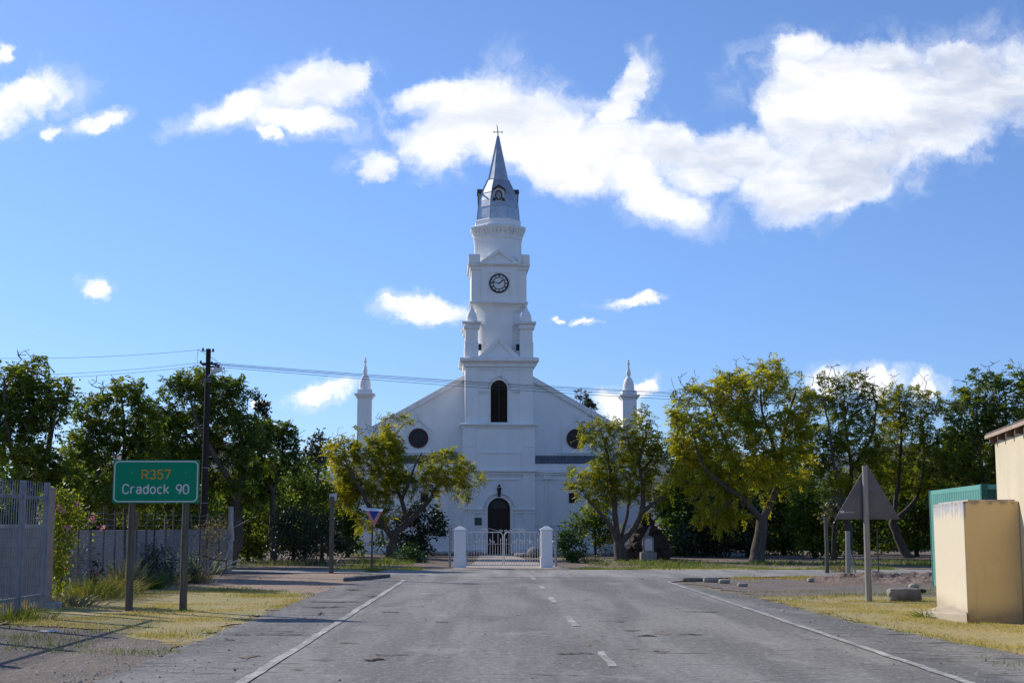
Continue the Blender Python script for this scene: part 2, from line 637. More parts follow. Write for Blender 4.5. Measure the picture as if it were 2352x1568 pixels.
# right verge
TURF_R = [(7.2, 10), (6.9, 18.3), (6.5, 21.5), (6.25, 26), (6.15, 33.4), (8, 34), (10, 33.5), (16, 33), (18, 10)]
GRAVEL_R = [(6.0, 32), (6.2, 36), (5.5, 40.9), (6.6, 43.4), (9, 45.6), (26, 46), (26, 31), (16, 31.5)]
sheet('turf_verge', TURF_R, -.004, M_TURF, .25, .25)
sheet('gravel_verge', GRAVEL_R, -.008, M_GRAVEL, .2)
# strip between the street and the churchyard
sheet('turf_verge', [(2.9, 52.7), (15.5, 52.6), (15.3, 56.0), (7, 56.3), (3.6, 54.9)], -.006, M_TURF, .2)
sheet('turf_verge', [(-6.2, 52.7), (-2.6, 52.7), (-2.7, 54.2), (-6, 55.2)], -.006, M_TURF, .2)

# asphalt
sheet('road_shoulder', [(-4.36, -2), (-2.5, -2), (-2.5, 44.6), (-3.3, 45.0), (-4.25, 41.9)], .004, M_SHOULDER, .07, .3)
sheet('road_shoulder', [(4.9, -2), (7.9, -2), (7.3, 15), (6.95, 18.5), (6.6, 21.3), (6.3, 25), (6.15, 31), (5.6, 37), (5.25, 41.4), (4.9, 41.5)], .004, M_SHOULDER, .07, .3)
sheet('road', [(-2.62, -4), (5.02, -4), (5.02, 41.6), (6.3, 43.6), (6.3, 48), (-4.5, 48), (-3.4, 45.1), (-2.62, 44.7)], .008, M_ROAD)
sheet('street', [(-90, 49.6), (-5, 49.5), (-3.7, 47.8), (-3.2, 46.4), (0, 45.6), (4, 45.2), (6.4, 44.6), (9.2, 46.0), (90, 46.6), (90, 52.5), (-90, 52.5)], .012, M_STREET, .1, .5)

mk = MB()


def stripe(mb, pts, w, z=.0165, jit=.012):
    for i in range(len(pts) - 1):
        a, b = Vector((*pts[i], 0)), Vector((*pts[i + 1], 0))
        n = max(1, int((b - a).length / .5))
        s = (b - a).normalized().cross(Vector((0, 0, 1))) * w / 2
        L = [a.lerp(b, q / n) for q in range(n + 1)]
        vs, fs = [], []
        for p in L:
            j = random.uniform(-jit, jit)
            vs += [(p.x - s.x + j, p.y - s.y, z), (p.x + s.x + j * .5, p.y + s.y, z)]
        for q in range(n):
            fs.append((2 * q, 2 * q + 1, 2 * q + 3, 2 * q + 2))
        mb.add(vs, fs)


stripe(mk, [(-2.69, 8), (-2.69, 43)], .125, jit=.02)
stripe(mk, [(5.10, 9), (5.10, 42)], .12, jit=.018)
for y0, y1, xx in ((23.8, 26.2, 1.37), (30.7, 33.1, 1.32), (37.3, 39.5, 1.3), (43.3, 47.5, 1.23), (10, 12, 1.45)):
    stripe(mk, [(xx, y0), (xx, y1)], .13, jit=.02)
stripe(mk, [(1.44, 17.1), (1.42, 19.1)], .10, jit=.03)
stripe(mk, [(-1.9, 14.6), (-.6, 14.75), (.5, 14.7)], .25)
stripe(mk, [(3.2, 14.9), (4.3, 14.95)], .2)
tag(mk.build('road_markings', M_PAINT), kind='structure')

# the concrete walk from the gate to the church door
sheet('path', [(-1.9, 53.5), (2.95, 53.5), (2.5, 57), (1.7, 66), (1.35, 72), (1.35, 79), (-.75, 79), (-.85, 62), (-1.2, 56.5)], 0.0, M_PATH)

# breaks in the surface: open cracks, potholes and lifted edges where the photograph shows them
M_CRACK = ground_mat('broken_surface', [(.05, .046, .042), (.035, .032, .03), (.10, .09, .08)], (3, 20), bump=1, bscale=40)
M_SCAR = ground_mat('earth_scar', [(.27, .225, .18), (.21, .175, .145), (.31, .27, .225)], (2, 14), bump=.8, bscale=40)
za_ = lambda x, y: (514.5 + .2344 * x, 1267.9 + .2344 * y)
zb_ = lambda x, y: (1065.75 + .27344 * x, 1267.9 + .27344 * y)
for k_, (fn, x0, x1, y, th_, mt_) in enumerate((
        (zb_, 770, 1085, 858, 9, M_CRACK), (zb_, 1440, 1620, 708, 8, M_CRACK), (zb_, 1790, 2010, 696, 5, M_CRACK), (zb_, 1600, 1740, 690, 14, M_SCAR), (zb_, 1590, 1730, 842, 20, M_SCAR), (zb_, 1330, 1490, 663, 4, M_CRACK),
        (zb_, 1260, 1345, 591, 4, M_CRACK), (zb_, 990, 1090, 402, 9, M_SCAR), (zb_, 1100, 1160, 478, 8, M_SCAR), (zb_, 1850, 2150, 505, 3, M_CRACK), (zb_, 1590, 1690, 838, 6, M_CRACK), (zb_, 860, 960, 1040, 8, M_SCAR),
        (za_, 1360, 1580, 1062, 20, M_CRACK), (za_, 1340, 1590, 1050, 44, M_SCAR), (za_, 1420, 1590, 1017, 7, M_CRACK), (za_, 640, 790, 1162, 8, M_CRACK), (za_, 280, 890, 812, 7, M_CRACK), (za_, 840, 1330, 491, 6, M_CRACK),
        (za_, 750, 1210, 542, 7, M_CRACK), (za_, 915, 972, 606, 22, M_CRACK), (za_, 1530, 1710, 593, 6, M_CRACK), (za_, 1110, 1330, 898, 5, M_CRACK), (za_, 0, 270, 812, 6, M_CRACK), (za_, 0, 105, 862, 9, M_CRACK),
        (za_, 480, 690, 790, 5, M_CRACK), (za_, 130, 400, 1025, 40, M_SCAR), (za_, 1400, 1500, 438, 6, M_CRACK), (za_, 1180, 1340, 372, 6, M_CRACK), (za_, 2060, 2200, 690, 7, M_CRACK), (za_, 800, 1080, 1066, 5, M_CRACK))):
    n_ = 12
    A_, B_ = [], []
    for i in range(n_ + 1):
        t_ = i / n_
        x_ = x0 + (x1 - x0) * t_
        hw = th_ * (.36 if mt_ is M_CRACK else .3) * (1 - (2 * t_ - 1) ** 2) ** .6 * random.uniform(.3, 1.4) + .4
        wob = th_ * .35 * sin(t_ * 7 + k_)
        ga, gb = G(*fn(x_, y + wob - hw)), G(*fn(x_, y + wob + hw))
        A_.append((ga.x, ga.y))
        B_.append((gb.x, gb.y))
    sheet('road_crack' if mt_ is M_CRACK else 'road_scar', B_ + A_[::-1], .0205 if mt_ is M_CRACK else .0125, mt_)
sc_ = G(110, 1451)

# loose stones on the gravel and along the asphalt edge
def stones(name, regions, smin, smax, mat):
    V, Fc, o = [], [], 0
    base = np.array([(1, 0, 0), (.31, .95, 0), (-.81, .59, 0), (-.81, -.59, 0), (.31, -.95, 0), (0, 0, 1), (.4, .3, .85)])
    tri = np.array([(0, 1, 6), (1, 2, 5), (2, 3, 5), (3, 4, 5), (4, 0, 6), (6, 1, 5), (4, 6, 5)])
    for (x0, x1, y0, y1, n, z) in regions:
        for _ in range(n):
            s = smin * (smax / smin) ** (rng.random() ** 2.2)
            a = rng.random() * 6.28
            p = base * (s * rng.uniform(.7, 1.3), s * rng.uniform(.6, 1.0), s * rng.uniform(.35, .7)) * rng.uniform(.8, 1.2, (7, 1))
            q = np.stack([p[:, 0] * cos(a) - p[:, 1] * sin(a), p[:, 0] * sin(a) + p[:, 1] * cos(a), p[:, 2]], 1)
            yy = y0 + (y1 - y0) * rng.random() ** 1.3
            V.append(q + (rng.uniform(x0, x1), yy, z))
            Fc.append(tri + o)
            o += 7
    return tag(raw_mesh(name, np.concatenate(V), np.concatenate(Fc), mat), kind='stuff')


M_STONE = pm('loose_stone', (.30, .28, .26), .9, .5, 2.0)
stones('loose_gravel', [(-8.5, -4.2, 14, 24, 2600, -.008), (-4.7, -4.2, 14, 40, 700, .0), (-4.3, -2.6, 14, 30, 800, .004), (5.2, 7.2, 14, 38, 900, .004),
                        (6.4, 12, 34, 45, 900, -.008), (-2.4, 5, 14, 30, 260, .008), (-9, -4.6, 38, 48, 250, -.006)], .008, .035, M_STONE)


# grass: blades in clumps
def grass(name, polys, n, hmin, hmax, mat, dens_scale=.5, keep=.5, width=.006):
    from mathutils import noise as mn
    P = []
    for poly in polys:
        pa = np.array(poly)
        lo, hi = pa.min(0), pa.max(0)
        ar = 0.5 * abs(np.dot(pa[:, 0], np.roll(pa[:, 1], 1)) - np.dot(pa[:, 1], np.roll(pa[:, 0], 1)))
        want = int(n * ar)
        pts = rng.uniform(lo, hi, (want * 3, 2))
        ins = np.zeros(len(pts), bool)
        j = len(pa) - 1
        for i in range(len(pa)):
            xi, yi, xj, yj = *pa[i], *pa[j]
            c = ((yi > pts[:, 1]) != (yj > pts[:, 1])) & (pts[:, 0] < (xj - xi) * (pts[:, 1] - yi) / (yj - yi + 1e-12) + xi)
            ins ^= c
            j = i
        pts = pts[ins][:want]
        P.append(pts)
    P = np.concatenate(P)
    f = np.array([mn.fractal(Vector((x * dens_scale, y * dens_scale, 3.3)), 1, 2, 4) for x, y in P])
    ok = f + rng.normal(0, .25, len(P)) > (keep - .5)
    P, f = P[ok], f[ok]
    n = len(P)
    a = rng.uniform(0, 6.28, n)
    h = rng.uniform(hmin, hmax, n) * np.clip(1 + f, .5, 1.8)
    lean = rng.normal(0, .45, (n, 2)) * h[:, None]
    w = width * rng.uniform(.7, 1.6, n)
    V = np.zeros((n, 3, 3))
    V[:, 0, :2] = P + np.stack([np.cos(a), np.sin(a)], 1) * w[:, None]
    V[:, 1, :2] = P - np.stack([np.cos(a), np.sin(a)], 1) * w[:, None]
    V[:, 2, :2] = P + lean
    V[:, :2, 2] = -.01
    V[:, 2, 2] = h
    tint = np.clip(.5 + f * .5 + rng.normal(0, .2, n), 0, 1)
    return tag(raw_mesh(name, V.reshape(-1, 3), np.arange(3 * n).reshape(-1, 3), mat, tint=tint), kind='stuff')


M_GRASS = leaf_mat('dry_grass', (.52, .41, .22), (.45, .37, .16), (.30, .30, .09), .3, .7)
M_GRASS2 = leaf_mat('green_grass', (.26, .24, .07), (.17, .21, .045), (.09, .15, .03), .3, .7)
grass('grass', [[(-8, 20), (-4.1, 18.5), (-4.15, 23), (-6, 24), (-9, 25.5), (-10, 24.6)], [(-4.2, 32), (-4.2, 36), (-8, 40), (-10, 41), (-9, 36)]], 160, .012, .06, M_GRASS2, .8, .66)
grass('grass', [[(6.0, 31), (12, 31), (12, 37), (6.1, 36)], [(6.1, 10), (7.3, 10), (6.9, 20), (6.3, 30), (6.0, 30)]], 150, .012, .055, M_GRASS2, .8, .64)
grass('grass', [TURF_L], 760, .008, .034, M_GRASS, .7, .50)
grass('grass', [TURF_R], 760, .008, .034, M_GRASS, .7, .48)
grass('grass', [[(2.9, 52.8), (15.3, 52.7), (15.2, 56), (7, 56.2), (3.6, 54.8)], [(-6.4, 52.8), (-2.6, 52.7), (-2.7, 54.2), (-6, 55.6)]], 420, .02, .075, M_GRASS2, .5, .5, .010)
grass('grass', [[(-10.4, 24.4), (-8.4, 24.2), (-8.0, 25.3), (-8.6, 26.8), (-10.4, 27)]], 500, .04, .14, M_GRASS2, .8, .4, .008)
grass('grass', [[(-9.7, 27.5), (-8.9, 27.5), (-8.9, 46), (-9.9, 46)]], 420, .05, .22, M_GRASS, .9, .45, .008)
grass('grass', [[(7, 44.6), (10.5, 45), (11, 43.6), (7.6, 43.4)]], 400, .03, .1, M_GRASS, .9, .45, .01)
grass('grass', [[(-40, 56), (-3, 55), (-3.5, 62), (-40, 64)], [(4, 57), (40, 57), (40, 66), (4, 66)]], 60, .04, .15, M_GRASS2, .35, .62, .02)
# ------------------------------------------------------------------ the church
M_WHITE = pm('white_limewash', (.85, .85, .845), .75, .05, 1.2, .25, 14, grime=((.50, .46, .41), .55, .22), runs=((.42, .39, .36), .30))
M_WHITE2 = pm('white_moulding', (.83, .825, .81), .7, .06, 2.0, .15, 20, grime=((.30, .26, .21), 1.1, .42), runs=((.30, .27, .24), .4))
M_ZINC = pm('silver_sheet_metal', (.50, .52, .56), .38, .22, 2.4, .06, 8, metal=.75, spec=.5, grime=((.32, .33, .36), .9, .5))
M_SLATE = pm('grey_roof_iron', (.13, .14, .16), .55, .35, 2.5, .1, 20)
M_DARKWOOD = pm('dark_door_wood', (.028, .017, .013), .45, .5, 1.5, .3, 20, streak=(6, 6, .5))
M_LOUVRE = pm('brown_louvre', (.045, .026, .018), .6, .4, 3)
M_BLACK = pm('black_iron', (.02, .022, .026), .5, .3, 3)
M_GLASS = pm('dark_window_glass', (.03, .036, .042), .3, .4, 1.8, spec=.25)
M_LEAD = pm('red_brown_frame', (.07, .03, .025), .6, .3, 3)
M_BRONZE = pm('dull_plaque', (.085, .095, .10), .45, .3, 3)
M_CLOCKW = pm('clock_white', (.72, .73, .74), .5, .08, 3)

YC = G(1146, 1270.8).y
CH = thing('church', 'white church with a tall stepped clock tower, silver spire and two slender corner pinnacles', 'church', G(1146, 1270.8), R(2.2))


def zz(py, dy=0.0):
    return At(1146, py, YC + dy).z


def ss(dpx, py, dy=0.0):
    p = At(1146, py, YC + dy)
    dep = (p - Vector((0, 0, HC))).dot(fw)
    return dpx * dep / F


def cbuild(mb, name, mat, parent=CH, **k):
    return mb.build(name, mat, parent, **k)


AX = 2.05                                    # tower axis behind its front face
TW = ss(78, 900)                             # half width of the belfry stage


def arch(cx, half, z0, zs, n=14, flip=False):
    """outline of an arched opening: (x,z), counter-clockwise"""
    pts = [(cx + half, z0), (cx + half, zs)]
    pts += [(cx + half * cos(pi * i / n), zs + half * sin(pi * i / n)) for i in range(1, n)]
    pts += [(cx - half, zs), (cx - half, z0)]
    return pts


def arch_wall(mb, x0, x1, z0, z1, cx, half, oz0, zs, y0, y1, n=14):
    """a wall x0..x1 with an arched opening cut through it"""
    if oz0 > z0 + .01:
        mb.box(x0, x1, y0, y1, z0, oz0)
    mb.box(x0, cx - half, y0, y1, oz0, z1)
    mb.box(cx + half, x1, y0, y1, oz0, z1)
    pts = [(cx + half * cos(pi * i / n), zs + half * sin(pi * i / n)) for i in range(n + 1)]
    for i in range(n):
        (xa, za), (xb, zb) = pts[i], pts[i + 1]
        mb.prism([(xb, zb), (xa, za), (xa, z1), (xb, z1)], y0, y1)


def arch_band(mb, cx, r0, r1, zs, y0, y1, n=16, legs=0):
    for i in range(n):
        a, b = pi * i / n, pi * (i + 1) / n
        mb.prism([(cx + r0 * cos(b), zs + r0 * sin(b)), (cx + r0 * cos(a), zs + r0 * sin(a)), (cx + r1 * cos(a), zs + r1 * sin(a)), (cx + r1 * cos(b), zs + r1 * sin(b))], y0, y1)
    if legs:
        mb.box(cx - r1, cx - r0, y0, y1, zs - legs, zs)
        mb.box(cx + r0, cx + r1, y0, y1, zs - legs, zs)


def ring(mb, prof, half, cy=AX):
    """a square moulding: prof of (projection, z) round a square of half width"""
    mb.sq([(half + p, z) for p, z in prof], 0, cy)


# heights
z_plinth, z_imp0, z_imp1 = zz(1260), zz(1177.8), zz(1167.9)
z_c1a, z_c1b = zz(1088.2), zz(1078.2)
z_c2a, z_c2b = zz(981.9), zz(972.9)
z_c3a, z_c3b, z_c3c = zz(844), zz(832), zz(820.5)
B = ss(83, 1150)                              # half width below
dh = ss(26, 1200)                             # door half width
z_ds = zz(1169)                               # door spring line
D0 = 2 * AX

t = MB()
arch_wall(t, -B, B, 0, z_c1a, 0, dh, 0, z_ds, AX - B, AX - B + .55)
t.box(-B, -B + .5, AX - B + .55, AX + B, 0, z_c1a)
t.box(B - .5, B, AX - B + .55, AX + B, 0, z_c1a)
t.box(-B + .5, B - .5, AX + B - .4, AX + B, 0, z_c1a)
FY = AX - B                                   # front face of the lower stage
t.box(-B, B, FY, AX + B, z_c1a, z_c2a)
for s in (-1, 1):                             # corner pilasters
    t.box(B - .67 if s > 0 else -B, B if s > 0 else -B + .67, FY - .045, FY, z_plinth, z_c1a)
    t.box(B - .67 if s > 0 else -B, B if s > 0 else -B + .67, FY - .045, FY, z_c1b, z_c2a)
wf = AX - TW                                  # front of belfry stage
wh = ss(19.3, 920)                            # window half width
z_w0, z_ws = zz(969.5), zz(891.5)
arch_wall(t, -TW, TW, z_c2b, z_c3a, 0, wh, z_w0, z_ws, wf, wf + .5)
t.box(-TW, -TW + .45, wf + .5, AX + TW, z_c2b, z_c3a)
t.box(TW - .45, TW, wf + .5, AX + TW, z_c2b, z_c3a)
t.box(-TW + .45, TW - .45, AX + TW - .4, AX + TW, z_c2b, z_c3a)
for s in (-1, 1):
    t.box(TW - .78 if s > 0 else -TW, TW if s > 0 else -TW + .78, wf - .05, wf, z_c2b, z_c3a)
cbuild(t, 'tower', M_WHITE, bevel=.015)

for a, b in ((-B - .06, -dh), (dh, B + .06)):
    cbuild(MB().box(a, b, FY - .11, FY - .002, 0, z_plinth), 'plinth', M_WHITE2, bevel=.02)

for a, b in ((-B - .02, -dh - .13), (dh + .13, B + .02)):   # impost mouldings beside the door
    c = MB()
    c.box(a, b, FY - .10, FY - .002, z_imp1 - .09, z_imp1)
    c.box(a, b, FY - .07, FY - .002, z_imp0 - .02, z_imp0 + .05)
    cbuild(c, 'impost_moulding', M_WHITE2, bevel=.01)


def cornice(name, half, z0, z1, proj, cy=AX, dent=0):
    h = z1 - z0
    mb = MB()
    ring(mb, [(.002, z0), (proj * .35, z0 + h * .1), (proj * .4, z0 + h * .38), (proj * .75, z0 + h * .55), (proj, z0 + h * .62), (proj, z0 + h * .9), (proj * .6, z1)], half, cy)
    o = cbuild(mb, name, M_WHITE2, bevel=.01)
    if dent:
        n = int(2 * half / dent)
        w_ = 2 * half / n
        zt0, zt1 = z0 - dent * .75, z0 - .002
        comb = []
        for i in range(n):
            x = -half + i * w_
            comb += [(x, z0 - .03), (x + w_ * .22, z0 - .03), (x + w_ * .22, zt0), (x + w_ * .78, zt0), (x + w_ * .78, z0 - .03)]
        comb += [(half, z0 - .03), (half, zt1), (-half, zt1)]
        MB().prism(comb, cy - half - proj * .33, cy - half - .003).build('dentil_band', M_WHITE2, o)
    return o


cornice('string_course', B, z_c1a - .04, z_c1b, .17, dent=.12)
cornice('cornice', B, z_c2a - .05, z_c2b + .02, .2)
cornice('cornice', TW, z_c3a, z_c3c, .34)
def band(x0, x1, y0, y1, z0, z1):
    x0, x1 = sorted((x0, x1))
    cbuild(MB().box(x0, x1, y0, y1, z0, z1), 'wall_band', M_WHITE2)


# architrave line under the main cornice, panel lines on the middle stage, door keystone
band(-TW - .03, TW + .03, wf - .085, wf - .052, zz(848), zz(845.5))
band(-.12, .12, wf - .09, wf - .002, zz(866), zz(848.2))
band(-.11, .11, FY - .09, FY - .002, zz(1119), zz(1102.5))
band(-ss(46, 1040), ss(46, 1040), FY - .05, FY - .002, zz(1041), zz(1038.5))
for s in (-1, 1):
    band(s * (B - .67), s * B, FY - .075, FY - .047, zz(1026), zz(1023.5))
    band(s * (wh + .26), s * (TW - .8), wf - .09, wf - .002, zz(899), zz(895))
    band(s * (wh + .26), s * (TW - .8), wf - .075, wf - .002, zz(902.5), zz(901))
for i in range(2):
    band(-ss(45, 1095), ss(45, 1095), FY - .04, FY - .002, zz(1101 + i * 2), zz(1100 + i * 2))

# door
d = MB()
d.prism(arch(0, dh - .002, 0, z_ds), FY + .36, FY + .44)
door = cbuild(d, 'door', M_DARKWOOD)
q = MB()
for x in (-dh * .98, -.03, dh * .92):
    q.box(x, x + .06, FY + .33, FY + .358, .02, z_ds - .05)
for z in (.04, .62, 1.15, z_ds - .14):
    q.box(-dh, dh, FY + .335, FY + .357, z, z + .09)
q.build('door_rails', M_DARKWOOD, door)
fl = MB()
fl.prism(arch(0, dh - .14, z_ds + .06, z_ds + .07), FY + .325, FY + .355)
fl.build('fanlight', M_GLASS, door)
mb = MB()
arch_band(mb, 0, dh, dh + .16, z_ds, FY - .06, FY - .001, legs=z_ds - .3)
cbuild(mb, 'door_surround', M_WHITE2, bevel=.01)
mb = MB()
arch_band(mb, 0, dh + .23, dh + .33, z_ds, FY - .10, FY - .001)
cbuild(mb, 'door_hood', M_WHITE2, bevel=.01)
lt = MB()
lz = zz(1142)
lt.lathe([(.02, lz + .62), (.10, lz + .60), (.05, lz + .7), (.02, lz + .76)][::1], 0, FY - .25, 8)
lt.lathe([(.07, lz + .02), (.13, lz + .56)], 0, FY - .25, 6)
lt.tube([(0, FY - .1, lz + .3), (0, FY - .25, lz + .05)], .02)
cbuild(lt, 'lantern', M_BLACK)
mb = MB()
mb.box(ss(-62, 1196), ss(-39.5, 1196), FY - .03, FY - .002, zz(1205.5), zz(1188))
cbuild(mb, 'plaque', M_BRONZE, bevel=.008)
mb = MB()
mb.box(ss(55.5, 1195), ss(62.5, 1195), FY - .02, FY - .002, zz(1199.5), zz(1188.6))
nt = cbuild(mb, 'notice', pm('notice_paper', (.42, .44, .26), .8, .2, 3))
mb = MB()
mb.box(ss(57, 1195), ss(61, 1195), FY - .024, FY - .021, zz(1193), zz(1190))
mb.box(ss(56.5, 1195), ss(61.5, 1195), FY - .024, FY - .021, zz(1198), zz(1195))
mb.build('notice_print', pm('notice_ink', (.16, .30, .12), .8), nt)

# belfry window
d = MB()
d.prism(arch(0, wh - .002, z_w0, z_ws), wf + .36, wf + .42)
win = cbuild(d, 'belfry_window', M_LOUVRE)
q = MB()
nl = 17
for i in range(nl):
    z = z_w0 + .06 + i * (z_ws + wh * .8 - z_w0 - .1) / nl
    hw = wh - .03 if z + .1 < z_ws else max(.05, sqrt(max(.01, wh * wh - (z + .16 - z_ws) ** 2)) - .03)
    q.add([(-hw, wf + .24, z), (hw, wf + .24, z), (hw, wf + .35, z + .12), (-hw, wf + .35, z + .12), (-hw, wf + .24, z - .025), (hw, wf + .24, z - .025), (hw, wf + .35, z + .095), (-hw, wf + .35, z + .095)],
          [(0, 1, 2, 3), (7, 6, 5, 4), (0, 4, 5, 1), (3, 2, 6, 7), (0, 3, 7, 4), (1, 5, 6, 2)])
q.box(-.035, .035, wf + .2, wf + .24, z_w0, z_ws + wh * .9)
q.build('louvre', M_LOUVRE, win)
mb = MB()
arch_band(mb, 0, wh + .001, wh + .1, z_ws, wf - .05, wf - .001, legs=z_ws - z_w0)
arch_band(mb, 0, wh + .16, wh + .25, z_ws, wf - .09, wf - .001)
mb.box(-wh - .15, wh + .15, wf - .10, wf - .002, z_w0 - .08, z_w0 - .002)
cbuild(mb, 'window_surround', M_WHITE2, bevel=.01)

# pediment over the belfry, and its fellows round the tower
def pediment(name, half, z0, z1, yf, th, parent=CH, band=.16):
    mb = MB()
    mb.prism([(-half, z0), (half, z0), (0, z1)], yf, yf + th)
    o = mb.build(name, M_WHITE, parent)
    q = MB()
    L = Vector((half, z1 - z0)).normalized()
    nx, nz = L.y * band, -L.x * band          # inwards
    for s in (-1, 1):
        a, b = (s * (half + .05), z0 - .0), (0, z1 + .05)
        pts = [a, (s * (half + .05) - s * band * 1.9, z0), (0, z1 + .05 - band * 1.25), b]
        q.prism(pts if s < 0 else pts[::-1], yf - .1, yf - .002)
    q.build('raking_moulding', M_WHITE2, o)
    return o


pediment('pediment', ss(47.5, 800), z_c3c, zz(776.3), wf + .02, .5, band=.2)

# corner turrets
tz = [zz(p) for p in (820.5, 785.6, 755, 749, 745, 737.6, 734, 722, 712, 706, 690.7)]
rT = ss(14.2, 770)
for i, (sx, sy) in enumerate(((-1, -1), (1, -1), (-1, 1), (1, 1))):
    cx, cy = sx * ss(63, 780), AX + sy * ss(63, 780) + (0.0)
    mb = MB()
    mb.sq([(rT * 1.1, tz[0]), (rT * 1.1, tz[1]), (rT, tz[1] + .06), (rT, tz[2])], cx, cy)
    tu = cbuild(mb, 'turret', M_WHITE, bevel=.012)
    q = MB()
    q.sq([(rT + .0, tz[2] - .02), (rT + .1, tz[2] + .02), (rT + .12, tz[3]), (rT + .02, tz[3] + .03), (rT + .04, tz[4]), (rT + .2, tz[4] + .06), (rT + .22, tz[5] - .03), (rT + .14, tz[5])], cx, cy)
    q.build('capital', M_WHITE2, tu, bevel=.01)
    q = MB()
    r0 = rT * .92
    q.lathe([(r0, tz[5] - .02), (r0, tz[6]), (r0 * .98, zz(729)), (r0 * .9, zz(723)), (r0 * .74, zz(717)), (r0 * .5, zz(711.5)), (r0 * .3, zz(707)), (r0 * .2, zz(702)), (.03, zz(694))], cx, cy, 20)
    q.build('cap', M_WHITE, tu, smooth=True, auto=50)

# middle stage: square with cut corners, behind the turrets
hm = ss(52, 720)
fm = ss(31, 720)


def cut_sq(mb, prof):
    rings = []
    for hw, fl_, z in prof:
        rings.append([(fl_, AX - hw, z), (hw, AX - fl_, z), (hw, AX + fl_, z), (fl_, AX + hw, z), (-fl_, AX + hw, z), (-hw, AX + fl_, z), (-hw, AX - fl_, z), (-fl_, AX - hw, z)])
    mb.loft(rings)


mb = MB()
z_m1 = zz(694)
cut_sq(mb, [(hm, fm, z_c3c - .1), (hm, fm, zz(714)), (hm * 1.06, hm * .85, zz(702)), (ss(62, 694), ss(57, 694), z_m1)])
cbuild(mb, 'octagonal_stage', M_WHITE)
for s in (-1, 1):                             # dark openings beside the pediment
    mb = MB()
    mb.box(*sorted((s * ss(40, 800), s * ss(50, 800))), wf + .25, wf + .5, zz(802), zz(788))
    cbuild(mb, 'belfry_vent', M_BLACK)
mb = MB()
# clock stage
hc = ss(63.7, 650)
z_k0, z_k1, z_k2, z_k3 = z_m1, zz(617), zz(601.6), zz(581.7)
kf = AX - hc
mb.sq([(hc, z_k0), (hc, z_k1 + .02)], 0, AX)
bay = ss(41, 650)
mb.box(-bay, bay, kf - .1, kf - .001, z_k0 + .04, z_k2 - .02)
cbuild(mb, 'clock_stage', M_WHITE, bevel=.012)
cornice('clock_cornice', hc, zz(618), z_k2, .2)
mb = MB()
ring(mb, [(.03, z_k0 - .02), (.09, z_k0 + .02), (.09, z_k0 + .09), (.02, z_k0 + .13)], hc)
mb.box(-bay - .02, bay + .02, kf - .16, kf - .09, z_k0 + .0, z_k0 + .13)
cbuild(mb, 'base_band', M_WHITE2)
for sx in (-1, 1):
    for sy in (-1, 1):
        mb = MB()
        cx, cy = sx * ss(57, 590), AX + sy * ss(57, 590)
        w = ss(13.5, 590)
        mb.sq([(w, z_k2 - .01), (w, z_k3 - .05), (w * .9, z_k3)], cx, cy)
        cbuild(mb, 'corner_block', M_WHITE2, bevel=.015)
pp = pediment('clock_pediment', ss(44, 590), z_k2 + .002, zz(571.2), kf - .14, .7, band=.17)
mb = MB()
mb.box(-ss(45, 590), ss(45, 590), kf - .3, kf + .3, z_k2 - .1, z_k2)
mb.build('pediment_base', M_WHITE2, pp)
mb = MB()                                     # square frame round the dial
fa, fb = ss(26.5, 650), zz(648.5)
for (x0, x1, z0, z1) in ((-fa, fa, fb + fa - .04, fb + fa + .05), (-fa - .0, -fa + .06, fb - fa, fb + fa - .041), (fa - .06, fa, fb - fa, fb + fa - .041)):
    mb.box(x0, x1, kf - .14, kf - .101, z0, z1)
cbuild(mb, 'dial_frame', M_WHITE2)

rc = ss(21.8, 648)
ck = MB()
ky = kf - .105


def disc(mb, r, y0, y1, cx=0, cz=0, n=40, r0=None):
    P = [(cx + r * cos(2 * pi * i / n), cz + r * sin(2 * pi * i / n)) for i in range(n)]
    if r0 is None:
        mb.prism(P, y0, y1)
    else:
        Q = [(cx + r0 * cos(2 * pi * i / n), cz + r0 * sin(2 * pi * i / n)) for i in range(n)]
        for i in range(n):
            j = (i + 1) % n
            mb.prism([Q[j], Q[i], P[i], P[j]], y0, y1)


disc(ck, rc, ky - .04, ky - .001, 0, fb)
clock = cbuild(ck, 'clock', M_CLOCKW)
q = MB()
disc(q, rc * 1.04, ky - .06, ky - .001, 0, fb, 40, rc * .88)
disc(q, rc * .66, ky - .05, ky - .0405, 0, fb, 40, rc * .58)
q.build('chapter_ring', M_BLACK, clock)
NUM = ['XII', 'I', 'II', 'III', 'IIII', 'V', 'VI', 'VII', 'VIII', 'IX', 'X', 'XI']
for i, s in enumerate(NUM):                   # Roman numerals as strokes
    q = MB()
    a = pi / 2 - i * pi / 6
    er, et = Vector((cos(a), sin(a))), Vector((sin(a), -cos(a)))
    wids = {'I': .055, 'V': .12, 'X': .12}
    tot = sum(wids[ch] for ch in s)
    x = -tot / 2

    def stroke(x0, r0, x1, r1, w=.036):
        pa = er * (r0 * rc) + et * (x0 * rc)
        pb = er * (r1 * rc) + et * (x1 * rc)
        dd = (pb - pa).normalized()
        nn = Vector((-dd.y, dd.x)) * (w * rc / 2)
        pts = [pa - nn, pa + nn, pb + nn, pb - nn]
        q.prism([(p.x, p.y + fb) for p in pts], ky - .05, ky - .0405)
    for ch in s:
        w = wids[ch]
        if ch == 'I':
            stroke(x + w / 2, .67, x + w / 2, .87)
        elif ch == 'V':
            stroke(x + .02, .87, x + w / 2, .67)
            stroke(x + w - .02, .87, x + w / 2, .67, .02)
        else:
            stroke(x + .02, .87, x + w - .02, .67)
            stroke(x + w - .02, .87, x + .02, .67, .02)
        x += w
    q.build('numeral', M_BLACK, clock)


